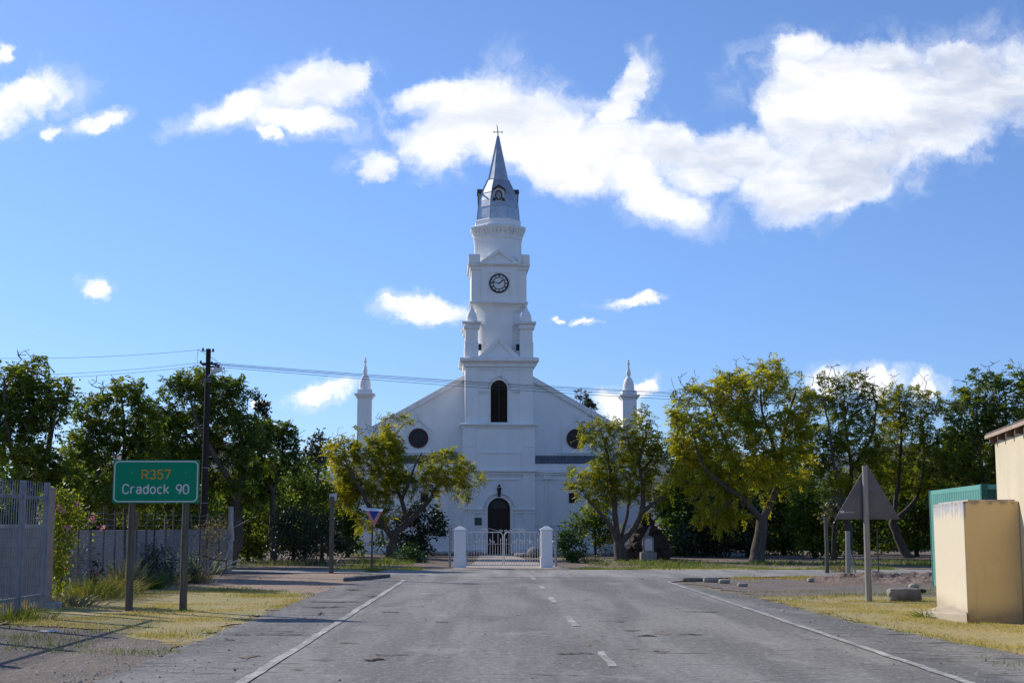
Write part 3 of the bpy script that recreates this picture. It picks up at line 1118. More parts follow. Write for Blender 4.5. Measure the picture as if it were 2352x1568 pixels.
def hand(name, deg, L, w, y):
    a = pi / 2 - R(deg)
    e, n_ = Vector((cos(a), sin(a))), Vector((-sin(a), cos(a)))
    pts = [e * (-.12 * rc) + n_ * w * .6, e * (-.12 * rc) - n_ * w * .6, e * (L * .62) - n_ * w, e * (L * .7) - n_ * w * 2.0, e * L, e * (L * .7) + n_ * w * 2.0, e * (L * .62) + n_ * w]
    qq = MB()
    qq.prism([(p.x, p.y + fb) for p in pts], y - .015, y)
    qq.build(name, M_BLACK, clock)


hand('hour_hand', 52, rc * .58, rc * .05, ky - .062)
hand('minute_hand', 282, rc * .86, rc * .035, ky - .08)

# drum, bracketed gallery, dome and spire (octagon, one face to the front)
R8 = pi / 8


def o8(dpx, py):
    return ss(dpx, py, AX)


def z8(py):
    return zz(py, AX)


mb = MB()
z_d0 = z_k2 - .1
mb.lathe([(o8(53, 590), z_d0), (o8(53, 570), z8(556))], 0, AX, 8, R8, True)
cbuild(mb, 'drum', M_WHITE)
mb = MB()
mb.lathe([(o8(53, 555), z8(557)), (o8(55, 555), z8(555)), (o8(55.5, 553), z8(552)), (o8(54, 548), z8(551)), (o8(55.5, 540), z8(540)), (o8(59, 536), z8(536)), (o8(62, 532), z8(533)), (o8(62.4, 530), z8(528)), (o8(60, 527), z8(526))], 0, AX, 8, R8, True)
gal = cbuild(mb, 'gallery_cornice', M_WHITE2)
q = MB()
for k in range(8):
    a = k * pi / 4
    e, tt = Vector((sin(a), -cos(a))), Vector((cos(a), sin(a)))
    fwid = o8(53, 545) * tan(R8)
    for i in range(5):
        off = (i - 2) / 2.5 * fwid
        base = Vector((0, AX)) + e * o8(54, 545) + tt * off
        tip = Vector((0, AX)) + e * o8(59.5, 545) + tt * off
        w = .07
        vs = []
        for (c_, z_) in ((base, z8(549)), (base, z8(536.2)), (tip, z8(536.2)), (tip, z8(539))):
            for s in (-1, 1):
                vs.append((c_.x + tt.x * w * s, c_.y + tt.y * w * s, z_))
        q.add(vs, [(0, 2, 4, 6), (7, 5, 3, 1), (0, 1, 3, 2), (2, 3, 5, 4), (4, 5, 7, 6), (6, 7, 1, 0)])
q.build('bracket_band', M_WHITE2, gal)
mb = MB()
mb.lathe([(o8(51, 520), z8(527)), (o8(51.5, 520), z8(513)), (o8(50, 512), z8(511))], 0, AX, 8, R8, True)
cbuild(mb, 'parapet_ring', M_WHITE)
mb = MB()
dprof = [(48.5, 514), (47.6, 500), (46, 482), (43.2, 466), (39.6, 452.5), (35, 440), (30.5, 430), (25.5, 419), (24, 416)]
mb.lathe([(o8(r, p), z8(p)) for r, p in dprof], 0, AX, 8, R8, True)
dome = cbuild(mb, 'dome', M_ZINC)
q = MB()                                      # rolled seams on the corners, and the cross joints
for k in range(8):
    a = R8 + k * pi / 4
    q.tube([(o8(r, p) / cos(R8) * cos(a), AX + o8(r, p) / cos(R8) * sin(a), z8(p)) for r, p in dprof], .028, 5)
q.build('seams', M_ZINC, dome)
q = MB()
for p, r in ((482, 46.1), (449, 38.7)):
    q.lathe([(o8(r, p) + .005, z8(p) - .02), (o8(r, p) + .012, z8(p)), (o8(r, p) - .01, z8(p) + .02)], 0, AX, 8, R8, True)
q.build('sheet_joints', M_ZINC, dome)
mb = MB()
mb.lathe([(o8(24.5, 416), z8(416.6)), (o8(24.8, 416), z8(415)), (o8(22.2, 414), z8(414)), (o8(1.9, 313), z8(313)), (.02, z8(311))], 0, AX, 8, R8, True)
sp = cbuild(mb, 'spire', M_ZINC)
q = MB()
for k in range(8):
    a = R8 + k * pi / 4
    q.tube([(o8(22.2, 414) / cos(R8) * cos(a), AX + o8(22.2, 414) / cos(R8) * sin(a), z8(414)), (o8(1.9, 313) / cos(R8) * cos(a), AX + o8(1.9, 313) / cos(R8) * sin(a), z8(313))], .02, 5)
q.build('seams', M_ZINC, sp)
q = MB()
q.lathe([(o8(14.2, 377) + .004, z8(378)), (o8(14, 377) + .012, z8(377)), (o8(13.8, 376) - .01, z8(376))], 0, AX, 8, R8, True)
q.build('sheet_joint', M_ZINC, sp)
mb = MB()
mb.tube([(0, AX, z8(314)), (-.02, AX, z8(300)), (-.07, AX, z8(287))], [.035, .028, .018], 6)
mb.tube([(-o8(9.5, 304), AX, z8(303.7)), (o8(9.5, 304), AX, z8(303.7))], .022, 6)
for s in (-1, 1):
    mb.lathe([(.01, z8(303.7) - .06), (.05, z8(303.7)), (.01, z8(303.7) + .06)], s * o8(9.5, 304), AX, 6)
cbuild(mb, 'cross', M_BLACK)
# oval dormers on four faces of the dome
for k in range(4):
    a = k * pi / 2
    rr = o8(44.2, 460)
    w = ss(12.6, 455, AX)
    z0, z1 = z8(472), z8(447)
    M4 = Matrix.Translation((0, AX, 0)) @ Matrix.Rotation(a, 4, 'Z')

    def put(mb):
        mb.v = [tuple(M4 @ Vector(p)) for p in mb.v]
        return mb
    mb = MB()
    mb.prism([(-w, z0), (w, z0), (w, z1), (0, z1 + .24), (-w, z1)], -rr, -rr + .75)
    dm = cbuild(put(mb), 'dormer', pm('dormer_paint', (.62, .61, .58), .7, .2, 3, grime=((.18, .15, .12), 2.2, .7)))
    q = MB()
    for s in (-1, 1):
        pts = [(s * (w + .06), z1 - .04), (s * (w + .06), z1 + .05), (0, z1 + .32), (0, z1 + .20)]
        q.prism(pts if s > 0 else pts[::-1], -rr - .10, -rr + .4)
        qq = MB()
        qq.prism([(s * w * .85 - .1, z0 + .02), (s * w * .85 + .1, z0 + .02), (s * w * .8 + .05, z0 + .2), (s * w * .8 - .05, z0 + .2)], -rr - .05, -rr - .001)
        put(qq).build('dormer_foot', M_BLACK, dm)
    put(q).build('dormer_gable', M_BLACK, dm)
    q = MB()
    zc_ = (z0 + z1) / 2 + .02
    P = [(w * .48 * cos(2 * pi * i / 20), zc_ + w * .72 * sin(2 * pi * i / 20)) for i in range(20)]
    Q = [(w * .66 * cos(2 * pi * i / 20), zc_ + w * .92 * sin(2 * pi * i / 20)) for i in range(20)]
    for i in range(20):
        j = (i + 1) % 20
        q.prism([P[j], P[i], Q[i], Q[j]], -rr - .06, -rr - .001)
    put(q).build('oval_frame', M_BLACK, dm)
    q = MB()
    q.prism(P, -rr - .02, -rr - .002)
    put(q).build('oval_pane', pm('dormer_pane', (.30, .32, .35), .3, .2, 3), dm)

# gable wall, coping, nave
GY = 2.1
GX = ss(304, 1000, GY)
gz = lambda xpx, py: zz(py, GY)
slope_pts = [(1069.2, 862.0), (862, 978.0)]
za, zb = zz(862.0, GY), zz(978.0, GY)
xa, xb = ss(78, 862, GY), ss(284, 978, GY)
k_ = (za - zb) / (xb - xa)
z_ap = za + k_ * xa
zend = z_ap - k_ * GX
cw = MB()
cop = .36
rw = ss(21.6, 1006, GY)
rx, rz_ = ss(181.5, 1006, GY), zz(1006.5, GY)
cw.prism([(-GX, 0), (GX, 0), (GX, zend - cop), (0, z_ap - cop), (-GX, zend - cop)], GY, GY + .5)
cbuild(cw, 'gable_wall', M_WHITE)
mb = MB()
for s in (-1, 1):
    pts = [(0, z_ap - cop), (s * GX, zend - cop), (s * GX, zend), (0, z_ap)]
    mb.prism(pts if s < 0 else pts[::-1], GY - .14, GY + .62)
cbuild(mb, 'gable_coping', M_WHITE2, bevel=.02)
mb = MB()
mb.box(-GX + .2, GX - .2, GY + .62, GY + 24, 0, zend - .9)
cbuild(mb, 'nave_walls', M_WHITE)
mb = MB()
mb.prism([(-GX, zend - .9), (GX, zend - .9), (0, z_ap - .8)], GY + .63, GY + 24.4)
cbuild(mb, 'nave_roof', M_SLATE)
for s in (-1, 1):                             # rose windows with their gabled hood mouldings
    mb = MB()
    disc(mb, rw, GY - .02, GY - .002, s * rx, rz_, 28)
    w_ = cbuild(mb, 'round_window', M_GLASS)
    q = MB()
    disc(q, rw + .03, GY - .08, GY - .001, s * rx, rz_, 28, rw - .13)
    for k in range(2):
        q.box(s * rx - .025, s * rx + .025, GY - .05, GY - .021, rz_ - rw + .13, rz_ + rw - .13) if k == 0 else q.box(s * rx - rw + .13, s * rx + rw - .13, GY - .048, GY - .0215, rz_ - .025, rz_ + .025)
    q.build('window_frame', M_LEAD, w_)
    q = MB()
    hz, hx = zz(958, GY), ss(33, 990, GY)
    e0 = zz(986, GY)
    for s2 in (-1, 1):
        x1 = s * rx + s2 * hx
        pts = [(s * rx, hz), (x1, e0), (x1, e0 - .17), (s * rx, hz - .17)]
        q.prism(pts if s2 > 0 else pts[::-1], GY - .1, GY - .001)
        q.box(*sorted((x1, x1 - s2 * .1)), GY - .06, GY - .001, zz(1036, GY), e0 - .17)
    q.box(s * rx - .12, s * rx + .12, GY - .12, GY - .001, hz - .05, hz + .22)
    q.box(s * rx - hx - .25, s * rx + hx + .25, GY - .09, GY - .001, zz(1041, GY), zz(1037.5, GY))
    q.build('window_hood', M_WHITE2, w_)

# side wings with a low metal roof behind the parapet
WY = .25
WX = GX + .6
z_wp, z_wr = zz(1064.2), zz(1046, GY)
for s in (-1, 1):
    mb = MB()
    x0, x1 = sorted((s * B, s * WX))
    mb.box(x0, x1, WY, WY + .4, 0, z_wp)
    ow = min(x1, x0) if s < 0 else x1 - .4
    mb.box(*(sorted((s * WX, s * (WX - .4)))), WY + .4, GY + 8, 0, z_wp)
    wing = cbuild(mb, 'wing_wall', M_WHITE, bevel=.01)
    q = MB()
    q.box(x0 if s > 0 else x0 - .15, x1 + .15 if s > 0 else x1, WY - .15, WY - .002, zz(1085.5), zz(1079))
    q.box(x0 if s > 0 else x0 - .1, x1 + .1 if s > 0 else x1, WY - .09, WY - .002, zz(1089.5), zz(1086))
    q.box(x0, x1, WY - .03, WY - .002, zz(1102), zz(1098))
    q.box(x0, x1, WY - .04, WY - .002, zz(1208), zz(1204))
    q.box(x0, x1, WY - .1, WY - .002, 0, z_plinth - .1)
    q.build('wing_moulding', M_WHITE2, wing)
    mb = MB()
    xx0, xx1 = x0 + .02, x1 - .42 if s > 0 else x1
    n = 60
    vs, fs = [], []
    for i in range(n + 1):
        xq = xx0 + (xx1 - xx0) * i / n
        dz = .035 * (i % 2)
        vs += [(xq, WY + .41, z_wp - .02 + dz), (xq, GY - .003, z_wr + dz), (xq, GY - .003, z_wr - .1), (xq, WY + .41, z_wp - .12)]
    for i in range(n):
        a, b = 4 * i, 4 * i + 4
        fs += [(a, b, b + 1, a + 1), (a + 1, b + 1, b + 2, a + 2), (a + 2, b + 2, b + 3, a + 3), (a + 3, b + 3, b, a)]
    mb.add(vs, fs)
    cbuild(mb, 'wing_roof', M_SLATE)
    q = MB()                                  # hopper head and downpipe
    px_ = s * ss(110, 1100)
    q.box(px_ - .2, px_ + .2, WY - .26, WY - .05, zz(1100), zz(1091))
    q.tube([(px_, WY - .14, zz(1100)), (px_, WY - .14, .1)], .055, 8)
    cbuild(q, 'downpipe', M_WHITE2)
    mb = MB()
    wx = s * ss(171, 1140)
    mb.box(wx - .17, wx + .17, WY - .02, WY - .001, zz(1152), zz(1133))
    w_ = cbuild(mb, 'wing_window', M_GLASS)
    q = MB()
    for (a, b, c_, d_) in ((-.23, -.17, 1154, 1131), (.17, .23, 1154, 1131)):
        q.box(wx + a, wx + b, WY - .05, WY - .001, zz(c_), zz(d_))
    q.box(wx - .17, wx + .17, WY - .05, WY - .001, zz(1133), zz(1131))
    q.box(wx - .17, wx + .17, WY - .05, WY - .001, zz(1154), zz(1152))
    q.build('window_frame', M_LEAD, w_)

# corner pinnacles
for s in (-1, 1):
    cx, cy = s * ss(304, 900, GY), GY + .25
    mb = MB()
    hw = ss(16.3, 930, GY)
    mb.sq([(hw, 0), (hw, zz(913, GY))], cx, cy)
    pn = cbuild(mb, 'pinnacle', M_WHITE, bevel=.01)
    q = MB()
    q.sq([(hw + .02, zz(917, GY)), (hw + .06, zz(914, GY)), (hw + .18, zz(908, GY)), (hw + .19, zz(905.5, GY)), (hw + .02, zz(905, GY)), (hw + .0, zz(896, GY)), (hw - .05, zz(895, GY))], cx, cy)
    q.build('pinnacle_cap', M_WHITE2, pn, bevel=.01)
    q = MB()
    pr = [(13, 896), (13.2, 886), (12.4, 878), (10.6, 871), (7.6, 865), (4.4, 861), (3.0, 859.5), (4.2, 858), (5.4, 855), (5.2, 851), (3.6, 845), (2.2, 838), (1.8, 834), (3.2, 831.5), (3.6, 829.5), (2.0, 827), (1.4, 825.5), (2.4, 823.5), (1.6, 821.5), (.2, 820.5)]
    q.lathe([(ss(r, p, GY), zz(p + (2 if s > 0 else 0), GY)) for r, p in pr], cx, cy, 16)
    q.build('finial', M_WHITE, pn, smooth=True, auto=45)
# ------------------------------------------------------------------ things along the street
M_GALV = pm('galvanised_steel', (.235, .255, .30), .55, .25, 4, .05, 30, metal=.1, spec=.4, grime=((.12, .11, .11), 1.4, .6))
M_POLE = pm('weathered_pole_wood', (.145, .13, .105), .9, .4, 3, .5, 30, streak=(9, 9, .6))
M_POLE2 = pm('pale_pole_wood', (.34, .32, .28), .8, .3, 3, .4, 30, streak=(9, 9, .6), grime=((.16, .14, .12), 1.5, .5))
M_TAR = pm('tarred_pole', (.035, .026, .024), .8, .4, 3, .4, 25, streak=(8, 8, .5))
M_GREEN = pm('sign_green', (.002, .235, .125), .5, .06, 2, grime=((.002, .18, .10), 2.5, .5), spec=.15)
M_SIGNW = pm('sign_white', (.60, .59, .60), .5, .08, 6)
M_SIGNY = pm('sign_yellow', (.62, .30, .01), .5, .08, 6)
M_SIGNBACK = pm('sign_back_grey', (.13, .13, .14), .5, .2, 2, metal=.4)
M_RUSTWIRE = pm('old_wire', (.34, .32, .31), .5, .4, 8, metal=.3)
M_POSTW = pm('whitewashed_post', (.45, .42, .42), .9, .4, 3, .4, 20, grime=((.16, .13, .11), 3, .7))
M_IRONPOST = pm('rusty_iron_post', (.06, .045, .04), .8, .4, 5)
M_BRICK = None


def brick_mat(name, c1, c2, mortar, scale=1.0):
    mt, T, b = base_mat(name)
    tc = T.new('ShaderNodeTexCoord').outputs['Object']
    sp_ = T.new('ShaderNodeSeparateXYZ')
    T.l.new(tc, sp_.inputs[0])
    cm = T.new('ShaderNodeCombineXYZ')
    T.l.new(T.math('ADD', sp_.outputs[0], sp_.outputs[1]), cm.inputs[0])
    T.l.new(sp_.outputs[2], cm.inputs[1])
    br = T.new('ShaderNodeTexBrick')
    T.l.new(cm.outputs[0], br.inputs['Vector'])
    br.inputs['Color1'].default_value = (*c1, 1)
    br.inputs['Color2'].default_value = (*c2, 1)
    br.inputs['Mortar'].default_value = (*mortar, 1)
    br.inputs['Scale'].default_value = scale
    br.inputs['Mortar Size'].default_value = .012
    br.inputs['Brick Width'].default_value = .4
    br.inputs['Row Height'].default_value = .2
    n = T.noise(tc, 2.2, 6, .6)
    T.l.new(T.mix(T.smooth(n, .4, .75, 0, .6), br.outputs[0], (c1[0] * .6, c1[1] * .6, c1[2] * .6)), b.inputs['Base Color'])
    b.inputs['Roughness'].default_value = .9
    bn = T.new('ShaderNodeBump')
    bn.inputs['Strength'].default_value = .5
    bn.inputs['Distance'].default_value = .01
    T.l.new(br.outputs[1], bn.inputs['Height'])
    bn.invert = True
    T.l.new(bn.outputs[0], b.inputs['Normal'])
    return mt


M_BLOCK = brick_mat('pale_block_masonry', (.30, .27, .26), (.25, .225, .22), (.19, .175, .165))
M_PIER = brick_mat('pink_brick', (.36, .27, .23), (.30, .22, .19), (.32, .29, .26), 2.2)
M_REDBRICK = brick_mat('red_brick', (.14, .075, .055), (.11, .06, .045), (.15, .13, .11), 2.2)

# --- palisade fence along the left verge
PX = -8.80
pf = thing('palisade_fence', 'grey steel palisade fence with pointed pales in front of a block wall', 'fence', (PX, 27.95, 0))
posts_y = [0, -1.42, -3.6, -5.8, -8.0, -10.2, -12.4, -14.6]
for y in posts_y:
    q = MB()
    q.box(-.04, .06, y - .05, y + .05, -.02, 2.5)
    q.build('post', M_GALV, pf, bevel=.006)
for z in (.32, 2.2):
    q = MB()
    q.box(-.035, .015, -14.6, -.051, z - .03, z + .03)
    q.build('rail', M_GALV, pf)
for i in range(len(posts_y) - 1):
    y1, y0 = posts_y[i] - .1, posts_y[i + 1] + .1
    n = int((y1 - y0) / .125)
    q = MB()
    for k in range(n + 1):
        y = y0 + (y1 - y0) * k / n
        w = .021
        prof = [(-w, .0), (-w * .5, -.009), (w * .5, -.009), (w, .0), (w * .5, -.004), (-w * .5, -.004)]
        r = [[(.02 - b, y + a, .07) for a, b in prof], [(.02 - b, y + a, 2.38) for a, b in prof], [(.02 - b, y + a * .25, 2.5) for a, b in prof]]
        q.loft(r)
    q.build('pales', M_GALV, pf)

# --- walls behind the fences
gw = MB().box(-7.2, 0, -.1, .1, -.05, 1.6)
gwr = thing('garden_wall', 'low pale block wall running behind the grey palisade fence', 'wall', (-9.4, 30.0, 0))
gw.build('wall', M_BLOCK, gwr, bevel=.01)
MB().box(-7.25, .03, -.14, .14, 1.6, 1.68).build('coping', M_POSTW, gwr, bevel=.01)
pr_ = thing('brick_pier', 'pinkish brick pier at the end of the palisade fence', 'pier', G(107, 1398))
MB().box(-.075, .075, -.06, .06, -.05, 2.38).build('pier', M_PIER, pr_, bevel=.01)
MB().box(-.09, .09, -.075, .075, 2.38, 2.43).build('cap', M_PIER, pr_, bevel=.01)
MB().box(-.35, .25, -.3, .2, -.05, .14).build('footing', M_POSTW, pr_, bevel=.03)
w2 = thing('boundary_wall', 'low whitish plastered wall seen through the wire mesh fence', 'wall', (-9.75, 42.3, 0), R(3))
M_PLAST = pm('old_pink_plaster', (.40, .345, .32), .9, .15, 1.3, .2, 20, grime=((.28, .24, .23), .9, .6))
MB().box(-6.5, 0, -.1, .1, -.05, 1.45).build('wall', M_PLAST, w2, bevel=.01)
MB().box(-6.55, .04, -.14, .14, 1.45, 1.51).build('coping', M_PLAST, w2, bevel=.01)

# --- wire mesh fence
FX = -9.56
FY0 = y_on(135, FX)
fe = thing('wire_fence', 'sagging wire mesh fence with thin leaning droppers beside the dry verge', 'fence', (FX, FY0, 0))
cols_px = [135, 174, 205, 234, 261, 284, 309, 331, 350, 377, 396, 418, 440, 457, 472, 484, 500]
ys = []
for i, px in enumerate(cols_px):
    Y = y_on(px, FX) - FY0
    ys.append(Y)
    q = MB()
    lean = (random.uniform(-.06, .06), random.uniform(-.08, .08))
    r = .040 if i in (0, 2, 5, 9, 14) else random.uniform(.022, .030)
    hh = random.uniform(1.9, 2.15) if i else 1.5
    q.tube([(0, Y, -.1), (lean[0] * .5, Y + lean[1] * .4, hh * .5), (lean[0], Y + lean[1], hh)], r, 6)
    q.build('dropper', M_IRONPOST if i in (0, 2, 3, 4, 5, 8, 13) else M_POLE, fe)
Yend = y_on(527, FX) - FY0
q = MB()
q.tube([(0, Yend, -.1), (.02, Yend, 1.2), (.0, Yend, 2.32)], [.10, .095, .10], 10)
q.build('end_post', M_POSTW, fe)
q = MB()
q.tube([(.02, Yend, 1.5), (.6, Yend + .4, 1.85)], .012, 5)
q.tube([(.05, Yend - .1, 1.3), (.05, Yend - 1.6, .05)], .02, 5)
q.build('stay_wire', M_RUSTWIRE, fe)
q = MB()
for z in (1.68, 1.84, 1.98, 1.55):
    pts = []
    for k in range(41):
        y = Yend * k / 40
        pts.append((0, y, z - .05 * abs(sin(k * .9 + z * 5)) + random.uniform(-.008, .008)))
    q.tube(pts, .0045, 3, caps=False)
q.build('strand', M_RUSTWIRE, fe)
q = MB()
cell = .09
hm_ = 1.52
n = int((Yend + hm_) / cell)
for s in (-1, 1):
    for k in range(-int(hm_ / cell), n):
        y0 = k * cell
        a0 = (0 - y0) if y0 < 0 else 0
        pts = []
        z_lo, z_hi = 0, hm_
        yb, yt = (y0, y0 + hm_ * .8) if s > 0 else (y0 + hm_ * .8, y0)
        if min(yb, yt) < 0 or max(yb, yt) > Yend:
            continue
        b = .03 * sin(y0 * 1.3)
        pts = [(b * 0, yb, .02), (b + .02 * s, (yb + yt) / 2, hm_ / 2), (0, yt, hm_)]
        q.tube(pts, .0065, 3, caps=False)
q.build('mesh', M_RUSTWIRE, fe)
bp = thing('gate_pier', 'short red brick pier at the street corner of the wire fence', 'pier', G(536, 1306))
MB().box(-.1, .1, -.12, .12, -.05, 1.0).build('pier', M_REDBRICK, bp, bevel=.015)
MB().box(-.12, .12, -.14, .14, 1.0, 1.06).build('cap', M_REDBRICK, bp, bevel=.015)

# --- green direction sign
gl, gr_ = G(296, 1402), G(420, 1402)
sg = thing('road_sign', 'green road sign reading R357 Cradock 90 on two wooden poles', 'road sign', (gl + gr_) / 2)
pole_top = At(296, 1066, gl.y).z
for p in (gl, gr_):
    x = p.x - (gl.x + gr_.x) / 2
    q = MB()
    q.tube([(x, 0, -.1), (x - .005, 0, 1.2), (x + .005, 0, pole_top)], [.078, .073, .066], 12)
    q.build('pole', M_POLE, sg, smooth=True, auto=40)
sz0, sz1 = At(362, 1153.5, gl.y).z, At(362, 1058, gl.y).z
sxa, sxb = At(265, 1106, gl.y).x - (gl.x + gr_.x) / 2, At(459, 1106, gl.y).x - (gl.x + gr_.x) / 2
sxc, szc = (sxa + sxb) / 2, (sz0 + sz1) / 2
sw, sh = (sxb - sxa) / 2, (sz1 - sz0) / 2


def rrect(w, h, r, cx=0, cz=0, n=6):
    P = []
    for (qx, qz, a0) in ((w - r, -h + r, -pi / 2), (w - r, h - r, 0), (-w + r, h - r, pi / 2), (-w + r, -h + r, pi)):
        for k in range(n + 1):
            a = a0 + pi / 2 * k / n
            P.append((cx + qx + r * cos(a), cz + qz + r * sin(a)))
    return P


q = MB()
q.prism(rrect(sw + .012, sh + .012, .03, sxc, szc), -.135, -.1)
board = q.build('board', M_GREEN, sg)
q = MB()
O = rrect(sw - .006, sh - .006, .1, sxc, szc)
I = rrect(sw - .030, sh - .030, .08, sxc, szc)
k = len(O)
for i in range(k):
    j = (i + 1) % k
    q.prism([I[i], O[i], O[j], I[j]][::1], -.1375, -.1352)
q.build('border', M_SIGNW, board)
q = MB()
for bx in ((gl.x - gr_.x) / 2, (gr_.x - gl.x) / 2):
    for zb_ in (szc + .17, szc - .17):
        q.lathe([(.012, -.004), (.012, 0), (.004, .003)], 0, 0, 8)
        k0 = len(q.v) - 24
        q.v[k0:] = [(bx + x, -.1352 - z, zb_ + y) for x, y, z in q.v[k0:]]
q.build('bolts', M_GALV, board)
for zb_ in (szc + .17, szc - .17):
    q = MB()
    q.box(sxa + .05, sxb - .05, -.098, -.066, zb_ - .03, zb_ + .03)
    q.build('bracket', M_GALV, sg)


def arc(cx, cy, rx, ry, a0, a1, n=14):
    return [(cx + rx * cos(R(a0 + (a1 - a0) * k / n)), cy + ry * sin(R(a0 + (a1 - a0) * k / n))) for k in range(n + 1)]


GLYPH = {                                     # road-sign letters as strokes; capital height 1: (width, strokes)
    'R': (.58, [[(0, 0), (0, 1), (.32, 1)] + arc(.32, .74, .26, .26, 80, -90) + [(0, .48)], [(.30, .48), (.58, 0)]]),
    '3': (.56, [arc(.27, .75, .26, .25, 155, -80), arc(.27, .26, .29, .26, 85, -155)]),
    '5': (.56, [[(.54, 1), (.08, 1), (.05, .54)] + arc(.27, .32, .29, .32, 128, -150)]),
    '7': (.54, [[(0, .88), (0, 1), (.54, 1), (.18, 0)]]),
    'C': (.60, [arc(.31, .68, .31, .32, 20, 180) + arc(.31, .32, .31, .32, 180, 340)]),
    'r': (.34, [[(0, 0), (0, .72)], arc(.27, .43, .27, .29, 180, 75)]),
    'a': (.46, [[(.46, 0), (.46, .46)] + arc(.24, .48, .22, .24, 5, 155), arc(.22, .20, .22, .20, 0, 360, 20)]),
    'd': (.48, [arc(.24, .36, .24, .36, 0, 360, 22), [(.48, 0), (.48, 1.04)]]),
    'o': (.50, [arc(.25, .36, .25, .36, 0, 360, 22)]),
    'c': (.44, [arc(.25, .36, .25, .36, 48, 312, 18)]),
    'k': (.46, [[(0, 0), (0, 1.04)], [(.42, .72), (.02, .28)], [(.14, .41), (.46, 0)]]),
    '9': (.56, [arc(.28, .69, .28, .31, 0, 360, 22), [(.56, .69), (.545, .52), (.47, .30), (.30, 0)]]),
    '0': (.56, [arc(.28, .70, .28, .30, 0, 180) + arc(.28, .30, .28, .30, 180, 360) + [(.56, .70)]]),
}


def text(name, body, size, x0, x1, z0, y, mat, parent, wgt=.135, gap=.21):
    """letters between x0 and x1, standing on z0, capitals size high"""
    tot = sum(GLYPH[ch][0] for ch in body) + gap * (len(body) - 1)
    k = (x1 - x0 - wgt * size) / tot
    mb = MB()
    x = x0 + wgt * size / 2
    lay = 0
    for ch in body:
        w, strokes = GLYPH[ch]
        for st_ in strokes:
            P = [Vector((x + a * k, z0 + wgt * size / 2 + b * size * (1 - wgt))) for a, b in st_]
            h_ = wgt * size / 2
            L_, R_ = [], []
            closed = (P[0] - P[-1]).length < 1e-6
            for i, p in enumerate(P):
                d0 = (p - P[i - 1]).normalized() if i else ((P[-1] - P[-2]).normalized() if closed else None)
                d1 = (P[i + 1] - p).normalized() if i < len(P) - 1 else ((P[1] - P[0]).normalized() if closed else None)
                d = ((d0 or d1) + (d1 or d0)).normalized()
                n_ = Vector((-d.y, d.x))
                m_ = 1 / max(.45, n_.dot(Vector((-(d1 or d0).y, (d1 or d0).x))))
                L_.append(p + n_ * h_ * m_)
                R_.append(p - n_ * h_ * m_)
            yy = y - .0002 * (lay % 3)
            lay += 1
            for i in range(len(P) - 1):
                vs = [L_[i], R_[i], R_[i + 1], L_[i + 1]]
                mb.add([(v.x, yy, v.y) for v in vs], [(0, 1, 2, 3)])
        x += (w + gap) * k
    return mb.build(name, mat, parent)


pxm = gl.y / F                                # metres per view pixel at the sign
# in the close-up the letters stand at these places on the board
zt = lambda py: At(362, py, gl.y).z
xt = lambda px: At(px, 1106, gl.y).x - (gl.x + gr_.x) / 2
text('route_number', 'R357', zt(1078.5) - zt(1101), xt(329), xt(395.5), zt(1101), -.1378, M_SIGNY, board)
text('place_name', 'Cradock', zt(1111) - zt(1134.5), xt(285.5), xt(393.5), zt(1134.5), -.1378, M_SIGNW, board, gap=.24)
text('distance', '90', zt(1111.5) - zt(1135), xt(408), xt(438.5), zt(1135), -.1378, M_SIGNW, board)

# --- power pole with street light and wires
UPY = 48.5
up0 = At(465, 1300, UPY)
upole = thing('utility_pole', 'tall dark tarred utility pole with insulators and a small street light', 'utility pole', (up0.x, UPY, 0))
zU = lambda py: At(470, py, UPY).z
q = MB()
q.tube([(0, 0, -.1), (0, 0, 3), (0, 0, zU(801))], [.135, .115, .085], 12)
q.build('pole', M_TAR, upole, smooth=True, auto=40)
M_CERAM = pm('brown_insulator', (.10, .05, .035), .3, .3, 4)
M_LAMP = pm('lamp_housing', (.62, .62, .62), .4, .15, 4)
for (dx, py, dy) in ((-.19, 802, 0), (.16, 803.5, 0), (-.22, 832, -.15), (-.17, 834.5, .15), (.16, 834, -.15), (.24, 836.5, 0.1), (.37, 840, .0), (.30, 838, .2)):
    q = MB()
    z = zU(py)
    q.tube([(0, 0, z - .06), (dx, dy, z - .05)], .014, 5)
    q.lathe([(.02, z - .07), (.05, z - .05), (.03, z - .02), (.045, z + .0), (.02, z + .05)], dx, dy, 8)
    q.build('insulator', M_CERAM, upole)
q = MB()
q.box(-.2, .34, -.2, -.1, zU(838.5), zU(834.5))
q.build('crossarm', M_TAR, upole)
for py in (871, 876.5, 1074, 1155):
    q = MB()
    q.lathe([(.118, zU(py) - .015), (.122, zU(py) + .015)], 0, 0, 12)
    q.build('band', M_GALV, upole)
q = MB()
q.tube([(.02, -.08, zU(866)), (.2, -.18, zU(856)), (.27, -.2, zU(854.5))], .022, 6)
arm = q.build('lamp_arm', M_LAMP, upole)
q = MB()
zl = zU(853.5)
q.loft([[(.20, -.26, zl - .05), (.20, -.12, zl - .05), (.20, -.12, zl + .05), (.20, -.26, zl + .05)], [(.30, -.30, zl - .07), (.30, -.1, zl - .07), (.30, -.1, zl + .09), (.30, -.3, zl + .09)], [(.50, -.29, zl + .0), (.50, -.11, zl + .0), (.50, -.11, zl + .13), (.50, -.29, zl + .13)]])
q.lathe([(.035, zl + .08), (.035, zl + .15)], .29, -.2, 8)
q.build('lamp_head', M_LAMP, upole, bevel=.01)
q = MB()
q.tube([(-.36, 0, zU(803)), (-.39, 0, zU(822)), (-.36, 0, zU(832))], .007, 4)
q.tube([(-.33, 0, zU(804)), (.0, -.1, zU(815)), (.42, 0, zU(836))], .008, 4)
